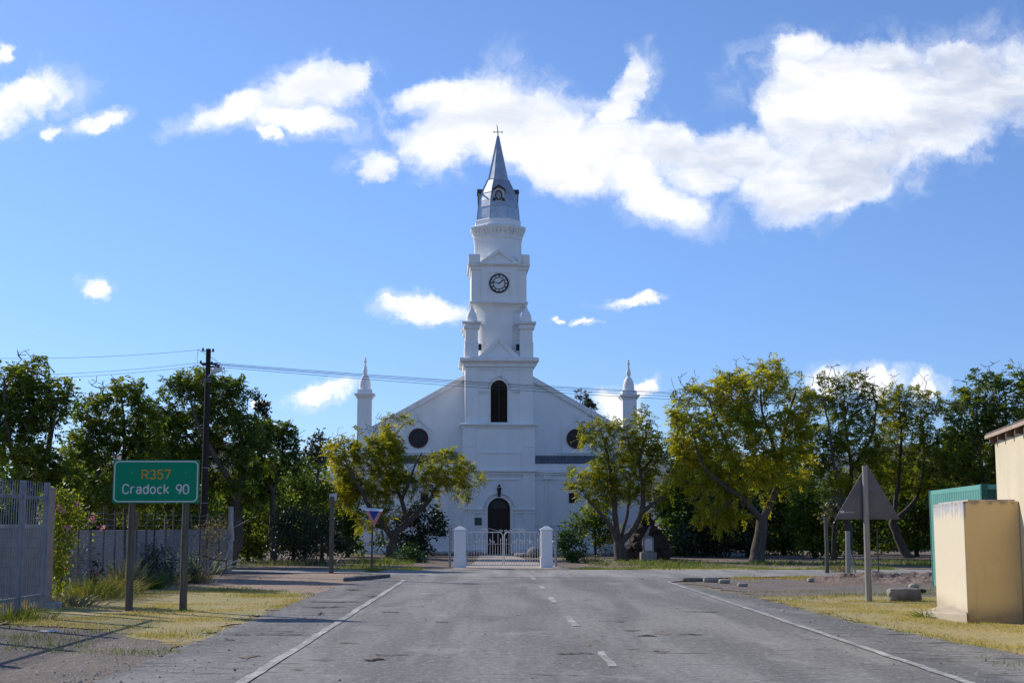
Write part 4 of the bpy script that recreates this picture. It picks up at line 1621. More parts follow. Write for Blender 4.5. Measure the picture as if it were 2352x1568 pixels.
q.tube([(-.3, 0, zU(832)), (-.05, -.1, zU(848)), (.3, -.15, zU(853))], .008, 4)
q.tube([(.5, 0, zU(838)), (.42, -.1, zU(847)), (.3, -.15, zU(852))], .007, 4)
q.build('jumper_cable', M_BLACK, upole)


def wire(a, b, sag, label, r=.008, n=24):
    a, b = Vector(a), Vector(b)
    q = MB()
    o = (a + b) / 2
    q.tube([a.lerp(b, k / n) - o - Vector((0, 0, 4 * sag * (k / n) * (1 - k / n))) for k in range(n + 1)], r, 5)
    w = q.build('power_line', M_BLACK)
    w.location = o
    return tag(w, label, 'power line', 'overhead wires from the utility pole')


far = At(2480, 926, 60.5)
for i, (py, dz, dd) in enumerate(((834, .0, -.15), (834.8, -.03, .15), (837.5, -.22, 0), (840.5, -.38, .2))):
    wire((up0.x + .25, UPY + dd, zU(py)), (far.x, far.y + dd, far.z + dz), .33, 'thin dark overhead wire running from the utility pole across the church front')
lf = At(-400, 816, 44)
lf2 = At(-400, 850, 44)
wire((up0.x - .3, UPY, zU(803)), (lf.x, 44, lf.z + .2), .3, 'topmost thin wire leaving the pole head over the left trees', .006)
for dz in (0, -.13):
    wire((up0.x - .3, UPY + dz, zU(832.5) + dz), (lf2.x, 44, lf2.z + dz), .3, 'one of two thin wires leaving the crossarm over the left trees', .006)

# --- street name post and yield sign on the sandy corner
sp0 = G(760.5, 1315.5)
sn = thing('sign_post', 'slim square wooden post with a small street plate seen edge-on', 'sign post', sp0)
ztop = At(760, 1140, sp0.y).z
q = MB()
q.sq([(.075, -.1), (.068, ztop)], 0, 0)
q.build('post', M_POLE, sn, bevel=.012)
q = MB()
mpx = sp0.y / F
q.loft([[(-.09, -.085, ztop - .11), (-.09, -.075, ztop - .11), (-.09, -.075, ztop + .10), (-.09, -.085, ztop + .10)],
        [(.10, .515, ztop - .13), (.10, .525, ztop - .13), (.10, .525, ztop + .13), (.10, .515, ztop + .13)]])
q.build('plate', pm('street_plate', (.50, .52, .56), .5, .15, 5), sn)

yp = G(853.5, 1312)
ys_ = thing('yield_sign', 'faded red and blue yield triangle with bent white top edge on a thin post', 'road sign', yp)
Yz = lambda py: At(857, py, yp.y).z
Yx = lambda px: At(px, 1180, yp.y).x - yp.x
q = MB()
q.tube([(0, 0, -.1), (Yx(856) * .5, 0, 1.2), (Yx(857), .02, Yz(1180))], [.04, .036, .034], 10)
q.build('post', M_POLE, ys_)


def zz5(x, y):                                # place in the 12x close-up -> view pixel
    return ((840 + x / 12.064) * .91875, (1200 + y / 12.064) * .91875)


def plate(name, pts, y0, y1, mat, parent):
    P = []
    for (x, y) in pts:
        a, b = zz5(x, y)
        P.append((Yx(a), Yz(b)))
    q = MB()
    q.prism(P[::-1], y0, y1)
    return q.build(name, mat, parent)


M_FADED = pm('faded_sign_red', (.62, .27, .22), .55, .2, 5, grime=((.34, .10, .10), 5, .6))
M_BLUE = pm('sign_blue', (.012, .055, .30), .5, .15, 4)
tri_ = plate('plate', [(905, 925), (1400, 935), (1175, 1385), (1130, 1400), (1100, 1330)], -.06, -.045, M_FADED, ys_)
plate('panel', [(1000, 925), (1305, 934), (1140, 1205)], -.0625, -.0602, M_BLUE, tri_)
q = MB()
P = []
pts = [(680, 820), (1420, 855), (1400, 935), (905, 925)]
fr, bk = [], []
for i, (x, y) in enumerate(pts):
    a, b = zz5(x, y)
    d_ = .16 if i < 2 else 0.0
    if i == 0:
        d_ = .06
    fr.append((Yx(a), -.062 - d_ * -1, Yz(b)))
    bk.append((Yx(a), -.045 - d_ * -1, Yz(b)))
q.loft([fr, bk])
q.build('bent_edge', pm('faded_white', (.68, .69, .70), .5, .1, 5), ys_)

# kerbs
M_KERB = pm('kerb_concrete', (.17, .155, .15), .9, .35, 4, .6, 40)
ka, kb = G(788, 1334.5), G(897, 1325)
kr = MB()
dv = (kb - ka)
kr.loft([[(ka.x, ka.y, -.02), (ka.x, ka.y, .10), (ka.x - .05, ka.y + .45, .12), (ka.x - .05, ka.y + .45, -.02)],
         [((ka.x + kb.x) / 2 + .1, (ka.y + kb.y) / 2 - .25, -.02), ((ka.x + kb.x) / 2 + .1, (ka.y + kb.y) / 2 - .25, .12), ((ka.x + kb.x) / 2 - .1, (ka.y + kb.y) / 2 + .25, .13), ((ka.x + kb.x) / 2 - .1, (ka.y + kb.y) / 2 + .25, -.02)],
         [(kb.x, kb.y, -.02), (kb.x, kb.y, .10), (kb.x - .4, kb.y + .3, .11), (kb.x - .4, kb.y + .3, -.02)]])
ko = kr.build('kerb', M_KERB, bevel=.03)
tag(ko, 'worn concrete kerb curving in front of the yield sign', 'kerb')


M_KERBP = pm('kerb_rubble', (.26, .235, .21), .9, .5, 7, .8, 30)


def rock(name, s, mat, seed, sub=3, sq=.0, rough=.16):
    r_ = np.random.default_rng(seed)
    bm = bmesh.new()
    bmesh.ops.create_icosphere(bm, subdivisions=sub, radius=1)
    from mathutils import noise as mn
    off = Vector(r_.uniform(-50, 50, 3))
    for v in bm.verts:
        p = v.co.copy()
        if sq:
            mx = max(abs(p.x), abs(p.y), abs(p.z))
            p = p.lerp(p / mx * .9, sq)
        d = 1 + rough * mn.fractal(v.co * 1.1 + off, 1, 2, 5) + rough * .35 * mn.noise(v.co * 4 + off)
        v.co = Vector((p.x * s[0], p.y * s[1], p.z * s[2])) * d
    bm_min = min(v.co.z for v in bm.verts)
    for v in bm.verts:
        v.co.z -= bm_min
    me = bpy.data.meshes.new(name)
    bm.to_mesh(me)
    bm.free()
    me.materials.append(mat)
    me.polygons.foreach_set('use_smooth', [True] * len(me.polygons))
    me.set_sharp_from_angle(angle=R(38))
    o = bpy.data.objects.new(name, me)
    C.objects.link(o)
    return o


M_ROCK = pm('grey_boulder', (.27, .24, .22), .9, .45, 2.5, .8, 14, grime=((.12, .11, .10), 2, .7))
M_ROCKP = pm('pale_stone', (.42, .38, .33), .9, .35, 3, .6, 20)
M_ROCKB = pm('brown_cairn_stone', (.055, .042, .036), .9, .4, 3, .6, 14)
# stones of the right kerb, set at the corner
kerbs = [(1596, 1334, .42, .12, .07, 'rough rubble kerb stone at the street corner beside the white edge line'),
         (1633, 1336, .24, .12, .09, 'squared pale kerb stone between two gaps at the right street corner'),
         (1664, 1338.5, .17, .11, .07, 'small kerb stone lying off line at the right street corner'),
         (1706, 1346, .15, .09, .06, 'small white broken kerb stone at the tip of the right dry turf')]
for i, (px, py, a, b, h, lab) in enumerate(kerbs):
    o = rock('kerb_stone', (a, b, h), M_ROCKP if i else M_KERBP, 40 + i, 3, .75, .08)
    p = G(px, py)
    o.location = (p.x, p.y, -.02)
    o.rotation_euler = (0, 0, R(-8))
    tag(o, lab, 'kerb stone', 'kerb stones at the right corner')
# boulder by the container, boulder by the church door
o = rock('boulder', (.40, .22, .165), M_ROCK, 3, 4, .6, .12)
p = G(2086, 1381)
o.location = (p.x, p.y + .3, -.03)
o.rotation_euler = (0, 0, R(-6))
tag(o, 'long low grey boulder lying beside the pale yellow outhouse', 'boulder')
o = rock('boulder', (.36, .34, .27), M_ROCK, 8, 4, .0, .12)
p = G(1227, 1279.3)
o.location = (p.x, p.y + .1, -.03)
tag(o, 'round grey boulder behind the gate at the right edge of the church walk', 'boulder')

# round stones edging the church bed
src = rock('edging_stone', (.17, .14, .11), M_ROCKP, 21, 2, .1, .2)
xs = []
px = 992
first = True
for (pa, pb, py) in ((990, 1106, 1274.5), (1190, 1222, 1278), (1243, 1262, 1278)):
    px = pa
    while px < pb:
        if first:
            o = src
            first = False
        else:
            o = src.copy()
            C.objects.link(o)
        p = G(px, py)
        o.location = (p.x, p.y + random.uniform(-.12, .12), -.03)
        s = random.uniform(.75, 1.35)
        o.scale = (s, s * random.uniform(.8, 1.1), s * random.uniform(.75, 1.15))
        o.rotation_euler = (0, 0, random.uniform(0, 6))
        tag(o, 'small round pale stone edging the bed before the church wall', 'stone', 'edging stones before the church')
        px += 5.6 * s

# --- church gate
gp = G(1056, 1303.5)
M_PILLAR = pm('white_pillar_plaster', (.80, .79, .78), .8, .06, 2, .3, 18, grime=((.40, .36, .30), 1.6, .35))
gpl, gpr = G(1056, 1303.5), G(1256, 1303)
gm = gp.y / F
for p, lab in ((gpl, 'white square gate pillar with pyramid cap, the one nearer the yield sign'), (gpr, 'white square gate pillar with pyramid cap, the one beside the round bush')):
    if p is gpl:
        pil = thing('gate_pillar', lab, 'pillar', p, 0, 'church gate pillars')
        hw = .222
        zt_ = lambda py: At(1056, py, p.y).z
        q = MB()
        q.sq([(hw + .02, -.05), (hw + .018, zt_(1280)), (hw, zt_(1279)), (hw, zt_(1219))], 0, hw)
        q.build('shaft', M_PILLAR, pil, bevel=.012)
        q = MB()
        q.sq([(hw + .002, zt_(1219)), (hw + .03, zt_(1217.5)), (hw + .03, zt_(1215)), (.06, zt_(1207.5)), (.0601, zt_(1207.2))], 0, hw)
        q.build('cap', M_PILLAR, pil, bevel=.01)
    else:
        copy_thing(pil, p, 0, lab)
# steel posts flanking them
M_GATE = pm('white_gate_paint', (.62, .60, .60), .5, .15, 6, grime=((.30, .2, .15), 4, .5))
a, b = G(1033, 1300.5), G(1277, 1300.5)
for p, lab in ((a, 'thin grey steel fence post beside the gate pillar nearer the yield sign'), (b, 'thin grey steel fence post between the gate pillar and the round bush')):
    q = MB()
    q.tube([(0, 0, -.1), (0, 0, At(1033, 1216, p.y).z)], .045, 10)
    q.box(-.02, .09, -.01, .01, At(1033, 1222, p.y).z - .3, At(1033, 1218, p.y).z)
    o = q.build('fence_post', M_GALV)
    o.location = p
    tag(o, lab, 'post', 'steel posts beside the gate')

GYY = gp.y + .16


def leaf_gate(x0, x1, meet, lab):
    """one leaf; x0 hinge side, x1 meeting side"""
    th = thing('gate', lab, 'gate', (min(x0, x1), GYY, 0), 0, 'leaves of the church gate')
    w = abs(x1 - x0)
    sgn = 1 if x1 > x0 else -1
    X = lambda u: (u if sgn > 0 else w - u)     # u measured from the hinge
    z0, z1, zm = .10, 1.37, .92
    q = MB()
    rr_ = .16
    pts = [(X(.02), 0, z0)] + [(X(.02 + rr_ - rr_ * cos(a)), 0, z1 - rr_ + rr_ * sin(a)) for a in np.linspace(0, pi / 2, 7)]
    pts += [(X(w - .02 - rr_ + rr_ * sin(a)), 0, z1 - rr_ + rr_ * cos(a)) for a in np.linspace(0, pi / 2, 7)] + [(X(w - .02), 0, z0)]
    q.tube(pts, .02, 8)
    q.tube([(X(.02), 0, z0), (X(w - .02), 0, z0)], .02, 8)
    q.tube([(X(.02), 0, zm), (X(w - .02), 0, zm)], .010, 6)
    q.build('frame', M_GATE, th)
    n = 14
    for i in range(1, n):
        u = w * i / n
        full = i % 2 == 0
        q = MB()
        if full:
            q.tube([(X(u), 0, z0), (X(u), 0, z1)], .0085, 6)
        else:
            hz = zm + (.12 if i % 4 == 1 else .0)
            q.tube([(X(u), 0, z0), (X(u), 0, hz)], .0085, 6)
            if i % 4 == 1:
                q.lathe([(.004, hz - .02), (.02, hz + .02), (.002, hz + .11)], X(u), 0, 6)
        q.build('bar', M_GATE, th)
    # wrought scrolls above the top rail and on the middle rail

    def spiral(cx, cz, r, a0, turns, dirn, n=16):
        return [(cx + r * (1 - .75 * k / n) * cos(a0 + dirn * turns * 2 * pi * k / n), 0, cz + r * (1 - .75 * k / n) * sin(a0 + dirn * turns * 2 * pi * k / n)) for k in range(n + 1)]
    for (u, cz, r) in ((w * .56, z1 + .09, .075), (w * .965, z1 + .05, .045), (w * .52, zm + .09, .07), (w * .74, zm + .07, .06), (w * .3, zm + .08, .06)):
        q = MB()
        q.tube(spiral(X(u), cz, r, -pi / 2, 1.25, -sgn), .0085, 5)
        q.tube(spiral(X(u) - sgn * r * 1.5, cz + .02, r * .8, -pi / 2 + .6, 1.1, sgn), .0075, 5)
        q.build('scroll', M_GATE, th)
    q = MB()
    q.tube([(X(w * .60), 0, z1 + .15), (X(w * .8), 0, z1 + .08), (X(w * .97), 0, z1 + .0)], .008, 5)
    for k in range(6):
        a = k * pi / 3 + .3
        q.tube([(X(w * .45), 0, z1 + .03), (X(w * .45) + .11 * cos(a), 0, z1 + .03 + .13 * sin(a))], .006, 4)
    q.build('scroll', M_GATE, th)
    return th


gx0, gxm0, gxm1, gx1 = [At(p, 1260, GYY).x for p in (1071, 1156, 1157.2, 1241)]
leaf_gate(gx0, gxm0, True, 'white tubular gate leaf with scrolls, on the side of the church notice plaque')
leaf_gate(gx1, gxm1, True, 'white tubular gate leaf with scrolls, on the side of the round boulder')

# --- memorial stone and the rock cairn behind it
ms = thing('memorial_stone', 'small pale memorial stone with arched white tablet under the trees', 'memorial', G(1489, 1289))
mm = ms.location.y / F
q = MB()
q.box(-.36, .36, -.3, .3, -.05, .42)
q.build('base', pm('memorial_granite', (.26, .24, .215), .9, .3, 3, .4, 25), ms, bevel=.04)
q = MB()
aw = .25
q.prism([(-aw, .42), (aw, .42), (aw, 1.0)] + [(aw * cos(a), 1.0 + .16 * sin(a)) for a in np.linspace(.25, pi - .25, 9)] + [(-aw, 1.0)], -.2, .2)
q.build('stone', MATS['memorial_granite'], ms, bevel=.03)
q = MB()
aw = .17
q.prism([(-aw, .50), (aw, .50), (aw, .93)] + [(aw * cos(a), .93 + .11 * sin(a)) for a in np.linspace(.25, pi - .25, 9)] + [(-aw, .93)], -.215, -.202)
q.build('tablet', pm('memorial_tablet', (.52, .50, .49), .7, .12, 9), ms)
q = MB()
q.tube([(-.03, 0, 1.12), (-.06, 0, 1.22), (.0, 0, 1.34), (.05, 0, 1.48), (.10, 0, 1.56), (.15, 0, 1.57)], [.11, .09, .06, .045, .045, .02], 8)
q.build('ornament', MATS['memorial_granite'], ms, smooth=True)
cn = thing('rock_cairn', 'tall dark pile of brown stones behind the memorial stone', 'cairn', G(1482, 1284.5) + Vector((.2, .8, 0)))
k = 0
for lay, (zb_, rad, nst, s) in enumerate(((0, .95, 9, .36), (.42, .82, 8, .33), (.85, .62, 7, .30), (1.25, .42, 5, .27), (1.6, .2, 3, .25), (1.9, 0, 1, .25))):
    for i in range(nst):
        a = 2 * pi * i / nst + lay * .4
        o = rock('stone', (s * random.uniform(.85, 1.2), s * random.uniform(.8, 1.1), s * random.uniform(.7, 1.0)), M_ROCKB, 100 + k, 3, .45, .28)
        rr_k = random.uniform(.8, 1.12)
        o.location = (rad * rr_k * cos(a), rad * .6 * rr_k * sin(a), zb_ - .1 + random.uniform(-.08, .08))
        o.rotation_euler = (random.uniform(-.4, .4), random.uniform(-.4, .4), random.uniform(0, 6))
        o.parent = cn
        k += 1
q = MB()
q.lathe([(.9, -.1), (.75, .8), (.45, 1.5), (.1, 2.0)], 0, 0, 10)
q.v = [(x, y * .6, z) for x, y, z in q.v]
q.build('mortar_core', M_ROCKB, cn)

# --- warning triangle seen from behind
tp = G(1996, 1380.5)
wt = thing('warning_sign', 'large grey back of a triangular warning sign on a pale round pole', 'road sign', tp)
Tz = lambda py: At(1992, py, tp.y + .09).z
Tx = lambda px, py: At(px, py, tp.y + .09).x - tp.x
q = MB()
q.tube([(0, 0, -.1), (-.003, 0, 1.5), (.0, 0, At(1990, 1069, tp.y).z)], [.073, .066, .058], 14)
q.build('pole', M_POLE2, wt, smooth=True, auto=40)
q = MB()
P = [(Tx(1917, 1192), Tz(1192)), (Tx(2067, 1192), Tz(1192)), (Tx(1991, 1065), Tz(1065))]
cx_ = sum(p[0] for p in P) / 3
q.prism(P, .075, .085)
tb = q.build('plate', M_SIGNBACK, wt, bevel=.003)
for (py, pa, pb) in ((1133, 1954, 2030), (1187.5, 1923, 2061)):
    q = MB()
    q.box(Tx(pa, py), Tx(pb, py), .052, .0745, Tz(py) - .018, Tz(py) + .018)
    q.build('stiffener', M_SIGNBACK, tb)
q = MB()
q.box(Tx(1929.5, 1175), Tx(1938.5, 1175), .0725, .0745, Tz(1177.5), Tz(1172))
q.build('sticker', M_SIGNW, tb)
q = MB()
for i in range(6):
    q.box(Tx(1940 + i * 3.6, 1176), Tx(1942.6 + i * 3.6, 1176), .0725, .0745, Tz(1177.2), Tz(1174.6))
q.build('sticker_print', pm('sticker_print_grey', (.36, .36, .37), .6), tb)

# --- posts at the right corner
p = G(1899.5, 1316)
o = MB().tube([(0, 0, -.1), (.02, 0, 1), (.0, 0, At(1899, 1186, p.y).z)], [.075, .07, .065], 10).build('post', M_POLE, smooth=True, auto=40)
o.location = p
tag(o, 'plain round wooden post at the right street corner, taller of the two', 'post')
p = G(1948, 1319)
st = thing('fence_post', 'short grey wooden strainer post with loose fence wires hanging from it', 'post', p)
hp = At(1948, 1219, p.y).z
MB().tube([(0, 0, -.1), (.03, 0, hp)], [.085, .08], 10).build('post', M_POLE2, st)
q = MB()
q.tube([(.05, 0, hp * .62), (.26, -.05, 0)], .028, 6)
q.build('strut', M_POSTW, st)
q = MB()
for (z0, dx, z1, dip) in ((hp * .6, 1.25, .25, .1), (hp * .55, .9, .5, .2), (hp * .3, 1.2, .05, .12)):
    q.tube([(.04, 0, z0), (dx * .3, .1, z0 - (z0 - z1) * .3 - dip), (dx * .6, .0, z1 + .15 - dip * .3), (dx, -.1, z1)], .014, 5)
q.build('loose_wire', M_RUSTWIRE, st)
p = G(2018, 1316)
o = MB().tube([(0, 0, -.1), (0, 0, 1.55)], .022, 6).tube([(0, 0, 1.5), (-1.0, .2, 1.58)], .008, 4).build('iron_post', M_IRONPOST)
o.location = p
tag(o, 'thin dark iron fence post behind the large triangular sign', 'post')
# low soil bank
bm = bmesh.new()
bmesh.ops.create_grid(bm, x_segments=70, y_segments=30, size=1)
from mathutils import noise as mnoise
for v in bm.verts:
    x, y = v.co.x, v.co.y
    e = max(0, 1 - x * x) * max(0, 1 - y * y)
    v.co = Vector((x * 2.9, y * 2.7, .34 * e * (.55 + .6 * mnoise.fractal(Vector((x * 4, y * 4, 1)), 1, 2, 5)) - .015))
me = bpy.data.meshes.new('soil_bank')
bm.to_mesh(me)
bm.free()
me.materials.append(ground_mat('loose_soil', [(.22, .155, .12), (.16, .115, .09), (.30, .24, .20)], (.8, 8), bump=1, bscale=18, speck=((.36, .31, .27), 9, (.09, .065, .05))))
o = bpy.data.objects.new('soil_bank', me)
C.objects.link(o)
p = G(2075, 1335)
o.location = (p.x, p.y + .5, 0)
tag(o, kind='structure')
for i, (px, py, s, lab) in enumerate(((2006, 1327, .16, 'pale loose rock at the foot of the soil bank beside the sign pole'), (2099, 1353, .14, 'pale loose rock between the soil bank and the green container'),
                                      (2118, 1362, .1, 'small brown stone before the container corner'), (1862, 1336, .11, 'small dark stone on the gravel left of the wooden posts'))):
    o = rock('stone', (s, s * .8, s * .6), M_ROCKP if i != 2 else M_ROCKB, 60 + i, 2, .2, .2)
    p = G(px, py)
    o.location = (p.x, p.y, .0 if i != 0 else .05)
    tag(o, lab, 'stone')

# --- shipping container
c0 = At(2259, 1109, 31.8)
c1 = At(2140, 1126, 38.2)
c0.z = c1.z = 0
dc = (c1 - c0)
Lc = dc.length
ang = math.atan2(dc.y, dc.x)                    # direction of the long side, local +x
M_TEAL = pm('teal_container_paint', (.12, .345, .30), .55, .15, 1.5, .05, 10, grime=((.20, .30, .27), 1.2, .6))
M_TEAL_SHADE = pm('teal_container_shade', (.03, .13, .11), .55, .2, 1.5, grime=((.08, .12, .1), 1.5, .5))  # darker copy of the teal; shade on the near end is in the colour
ct = thing('shipping_container', 'teal corrugated shipping container standing behind the yellow outhouse', 'container', c0, ang)
Hc, Wc = 2.59, 2.44
q = MB()


def corr(mb, L, axis, off, z0, z1, dep):
    """a corrugated panel along local x (axis 0) or y (axis 1)"""
    pitch = .278
    n = int(L / pitch)
    pts = []
    for i in range(n):
        u = L * i / n
        p_ = L / n
        pts += [(u, 0), (u + p_ * .28, 0), (u + p_ * .5, dep), (u + p_ * .78, dep)]
    pts.append((L, 0))
    vs = []
    for u, d_ in pts:
        for z in (z0, z1):
            vs.append((u, off + d_, z) if axis == 0 else (off + d_, u, z))
    fs = [(2 * i, 2 * i + 2, 2 * i + 3, 2 * i + 1) for i in range(len(pts) - 1)]
    mb.add(vs, fs)


corr(q, Lc, 0, .02, .15, Hc - .12, .036)
corr(q, Lc, 0, -Wc - .02 + .0, .15, Hc - .12, -.036)
q.build('side_panel', M_TEAL, ct)
q = MB()
q.box(.02, .06, -Wc, 0, .15, Hc - .1)
for i in range(8):
    q.box(-.01, .02, -Wc + .15 + i * .28, -Wc + .25 + i * .28, .2, Hc - .15)
q.build('end_panel', M_TEAL_SHADE, ct)
q = MB()
q.box(.02, Lc - .02, -Wc, -.0, Hc - .09, Hc - .04)
q.build('roof', M_TEAL, ct)
for (x, y) in ((0, 0), (Lc, 0), (0, -Wc), (Lc, -Wc)):
    q = MB()
    q.box(x - .07, x + .07, y - .07, y + .07, .05, Hc)
    q.build('corner_post', M_TEAL_SHADE, ct, bevel=.01)
q = MB()
for y in (0.02, -Wc - .02):
    q.box(.07, Lc - .07, y - .03, y + .03, Hc - .12, Hc - .01)
    q.box(.07, Lc - .07, y - .03, y + .03, .06, .2)
q.box(-.03, .05, -Wc + .07, -.07, Hc - .12, Hc - .01)
q.box(Lc - .05, Lc + .03, -Wc + .07, -.07, .06, Hc - .01)
q.build('frame_rail', M_TEAL, ct)

# --- pale yellow outhouse and building
M_CREAM = pm('cream_plaster', (.56, .49, .355), .9, .08, .9, .35, 22, grime=((.36, .31, .24), .8, .4))
M_TAN = M_CREAM
M_BARE = pm('bare_plaster_patch', (.50, .48, .46), .95, .2, 6, .5, 30)
b0 = G(2223, 1427.5)                          # near left corner of the outhouse
b1 = G(2152, 1394)                            # far left corner
bd = (b1 - b0)
bang = math.atan2(-bd.x, bd.y)                # rotation that takes +y along the left wall
Lb = bd.length
bh = At(2223, 1150, b0.y).z
oh = thing('outhouse', 'flat-topped pale yellow plastered outhouse attached to the taller building', 'outbuilding', b0, bang)
bw = .945
mt, T, b_ = base_mat('outhouse_plaster')
tc = T.new('ShaderNodeTexCoord').outputs['Object']
n1 = T.noise(tc, .9, 6, .6)
sep0 = T.new('ShaderNodeSeparateXYZ')
T.l.new(tc, sep0.inputs[0])
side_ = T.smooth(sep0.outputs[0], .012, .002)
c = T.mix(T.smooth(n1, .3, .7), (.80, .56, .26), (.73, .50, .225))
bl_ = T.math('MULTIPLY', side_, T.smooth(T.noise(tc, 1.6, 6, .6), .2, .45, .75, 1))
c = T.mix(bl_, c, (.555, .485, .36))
sepn = T.new('ShaderNodeSeparateXYZ')
T.l.new(tc, sepn.inputs[0])
flake = T.noise(T.scale3(tc, (1, 2.2, 1)), 2.0, 7, .6)
topm = T.smooth(sepn.outputs[2], bh - .55, bh - .05)
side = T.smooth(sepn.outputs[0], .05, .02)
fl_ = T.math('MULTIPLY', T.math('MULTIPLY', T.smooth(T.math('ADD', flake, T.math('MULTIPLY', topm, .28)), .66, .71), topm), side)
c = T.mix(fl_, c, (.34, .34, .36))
rim = T.math('MULTIPLY', T.smooth(sepn.outputs[2], bh - .10, bh - .03), T.smooth(T.noise(tc, 4, 6, .65), .42, .6))
c = T.mix(T.math('MULTIPLY', rim, .75), c, (.20, .16, .12))
runs = T.noise(T.scale3(tc, (5, 5, .35)), 2.0, 5, .6)
c = T.mix(T.smooth(runs, .58, .8, 0, .35), c, (.40, .32, .22))
blot = T.noise(tc, 2.4, 8, .65)
c = T.mix(T.smooth(blot, .55, .8, 0, .30), c, (.42, .34, .22))
foot = T.math('MULTIPLY', T.smooth(sepn.outputs[2], .38, .02), T.noise(tc, 3, 5, .6))
c = T.mix(foot, c, (.22, .16, .12))
T.l.new(c, b_.inputs['Base Color'])
b_.inputs['Roughness'].default_value = .9
bn = T.new('ShaderNodeBump')
bn.inputs['Strength'].default_value = .35
bn.inputs['Distance'].default_value = .02
T.l.new(T.math('ADD', T.noise(tc, 18, 6, .6), T.math('MULTIPLY', fl_, -1.5)), bn.inputs['Height'])
T.l.new(bn.outputs[0], b_.inputs['Normal'])
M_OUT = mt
q = MB()
# walls with an uneven top edge
n = 14
ring0, ring1 = [], []
out_ = []
for k in range(n):
    out_.append((0, Lb * (1 - k / n)))
for k in range(6):
    out_.append((bw * k / 6, 0))
out_ += [(bw, 0), (bw, Lb)]
out_ = out_[:]
ring0 = [(x, y, -.08) for x, y in out_]
ring1 = [(x, y, bh + random.uniform(-.015, .015)) for x, y in out_]
q.loft([ring0, ring1])
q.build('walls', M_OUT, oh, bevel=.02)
q = MB()
q.slab([(.1, .1), (bw - .05, .1), (bw - .05, Lb - .1), (.1, Lb - .1)], bh - .012, bh + .025)
q.build('roof_slab', M_BARE, oh)
stp = thing('doorstep', 'low sloping concrete slab at the foot of the outhouse wall', 'step', G(2180, 1418))
ctr = stp.location
q = MB()
cs = [G(2117, 1415.5) - ctr, G(2222, 1430) - ctr, G(2221, 1408) - ctr, G(2160, 1404) - ctr]
q.loft([[(c_.x, c_.y, -.04) for c_ in cs], [(cs[0].x, cs[0].y, .09), (cs[1].x, cs[1].y, .16), (cs[2].x, cs[2].y, .19), (cs[3].x, cs[3].y, .12)]])
q.build('slab', pm('step_concrete', (.48, .41, .30), .9, .2, 2, .4, 30), stp, bevel=.02)

# taller building: left wall continues from the outhouse
bl = thing('building', 'taller pale cream building with iron roof and exposed rafter ends', 'building', Vector((b0.x, b0.y, 0)) + Vector((cos(bang) * bw, sin(bang) * bw, 0)), bang)
eh = At(2292, 1000, 26.5).z
q = MB()
far_y = 2.3
q.box(0, 6, -9, far_y, -.05, eh)
q.build('walls', M_CREAM, bl, bevel=.02)
q = MB()
rf0 = eh + .03
q.box(-.15, 6.4, -9.4, far_y + .1, eh + .035, eh + .07)
rfo = q.build('roof', pm('brown_roof_iron', (.10, .075, .065), .7, .3, 3), bl)
q = MB()
q.box(-.165, -.135, -9.4, far_y + .12, eh - .03, eh + .03)
q.box(-.135, .0, far_y + .06, far_y + .12, eh - .03, eh + .03)
q.build('fascia', pm('fascia_board', (.40, .31, .24), .8, .3, 3), bl)
for y in (far_y - .25, far_y - 1.15, far_y - 2.05, far_y - 2.95, far_y - 3.85):
    q = MB()
    q.box(-.13, 0, y - .035, y + .035, eh - .12, eh - .0)
    q.build('rafter_end', pm('rafter_wood', (.16, .10, .07), .8, .3, 3), bl)

# a scrap of litter on the gravel by the palisade
o = rock('paper_scrap', (.14, .07, .02), pm('white_plastic', (.75, .75, .76), .5, .1, 9), 77, 2, .1, .5)
o.location = (sc_.x, sc_.y, -.008)
tag(o, 'small crumpled white scrap of litter lying on the gravel beside the palisade', 'litter')
# ------------------------------------------------------------------ trees, bushes, plants
M_BARK = pm('grey_brown_bark', (.115, .095, .08), .95, .45, 4, .8, 14, streak=(3, 3, .8))
M_BARKD = pm('dark_bark', (.06, .05, .043), .95, .4, 4, .8, 14, streak=(3, 3, .8))
M_TWIG = pm('bare_twig', (.10, .085, .075), .9, .3, 4)
L_DARK = leaf_mat('leaf_dark_green', (.036, .072, .018), (.092, .148, .026), (.22, .255, .036), .54)
L_JAC = leaf_mat('leaf_olive_green', (.085, .135, .018), (.195, .23, .026), (.35, .335, .03), .60)
L_YEL = leaf_mat('leaf_yellow_green', (.13, .19, .02), (.26, .29, .028), (.41, .385, .034), .62)
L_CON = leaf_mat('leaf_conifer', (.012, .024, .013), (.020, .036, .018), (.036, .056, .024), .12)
L_BLUE = leaf_mat('leaf_blue_green', (.03, .045, .04), (.05, .07, .06), (.09, .11, .09), .2)
L_BUSH = leaf_mat('leaf_glossy_green', (.020, .055, .016), (.035, .085, .022), (.08, .14, .03), .3, .5)
L_GREY = leaf_mat('leaf_grey_green', (.07, .085, .06), (.12, .13, .09), (.20, .20, .15), .3)
L_DRY = leaf_mat('leaf_dry', (.13, .10, .07), (.20, .165, .11), (.27, .23, .15), .3)
L_PALE = leaf_mat('leaf_pale_aloe', (.22, .24, .20), (.36, .38, .32), (.55, .56, .50), .2)
L_PINK = leaf_mat('petal_pink', (.45, .12, .30), (.55, .22, .42), (.7, .42, .6), .4)
L_RED = leaf_mat('petal_red', (.4, .02, .02), (.5, .03, .03), (.55, .08, .05), .3)
L_POD = pm('seed_pod', (.05, .03, .02), .8, .3, 5)


def norm(a):
    return a / (np.linalg.norm(a, axis=-1, keepdims=True) + 1e-9)


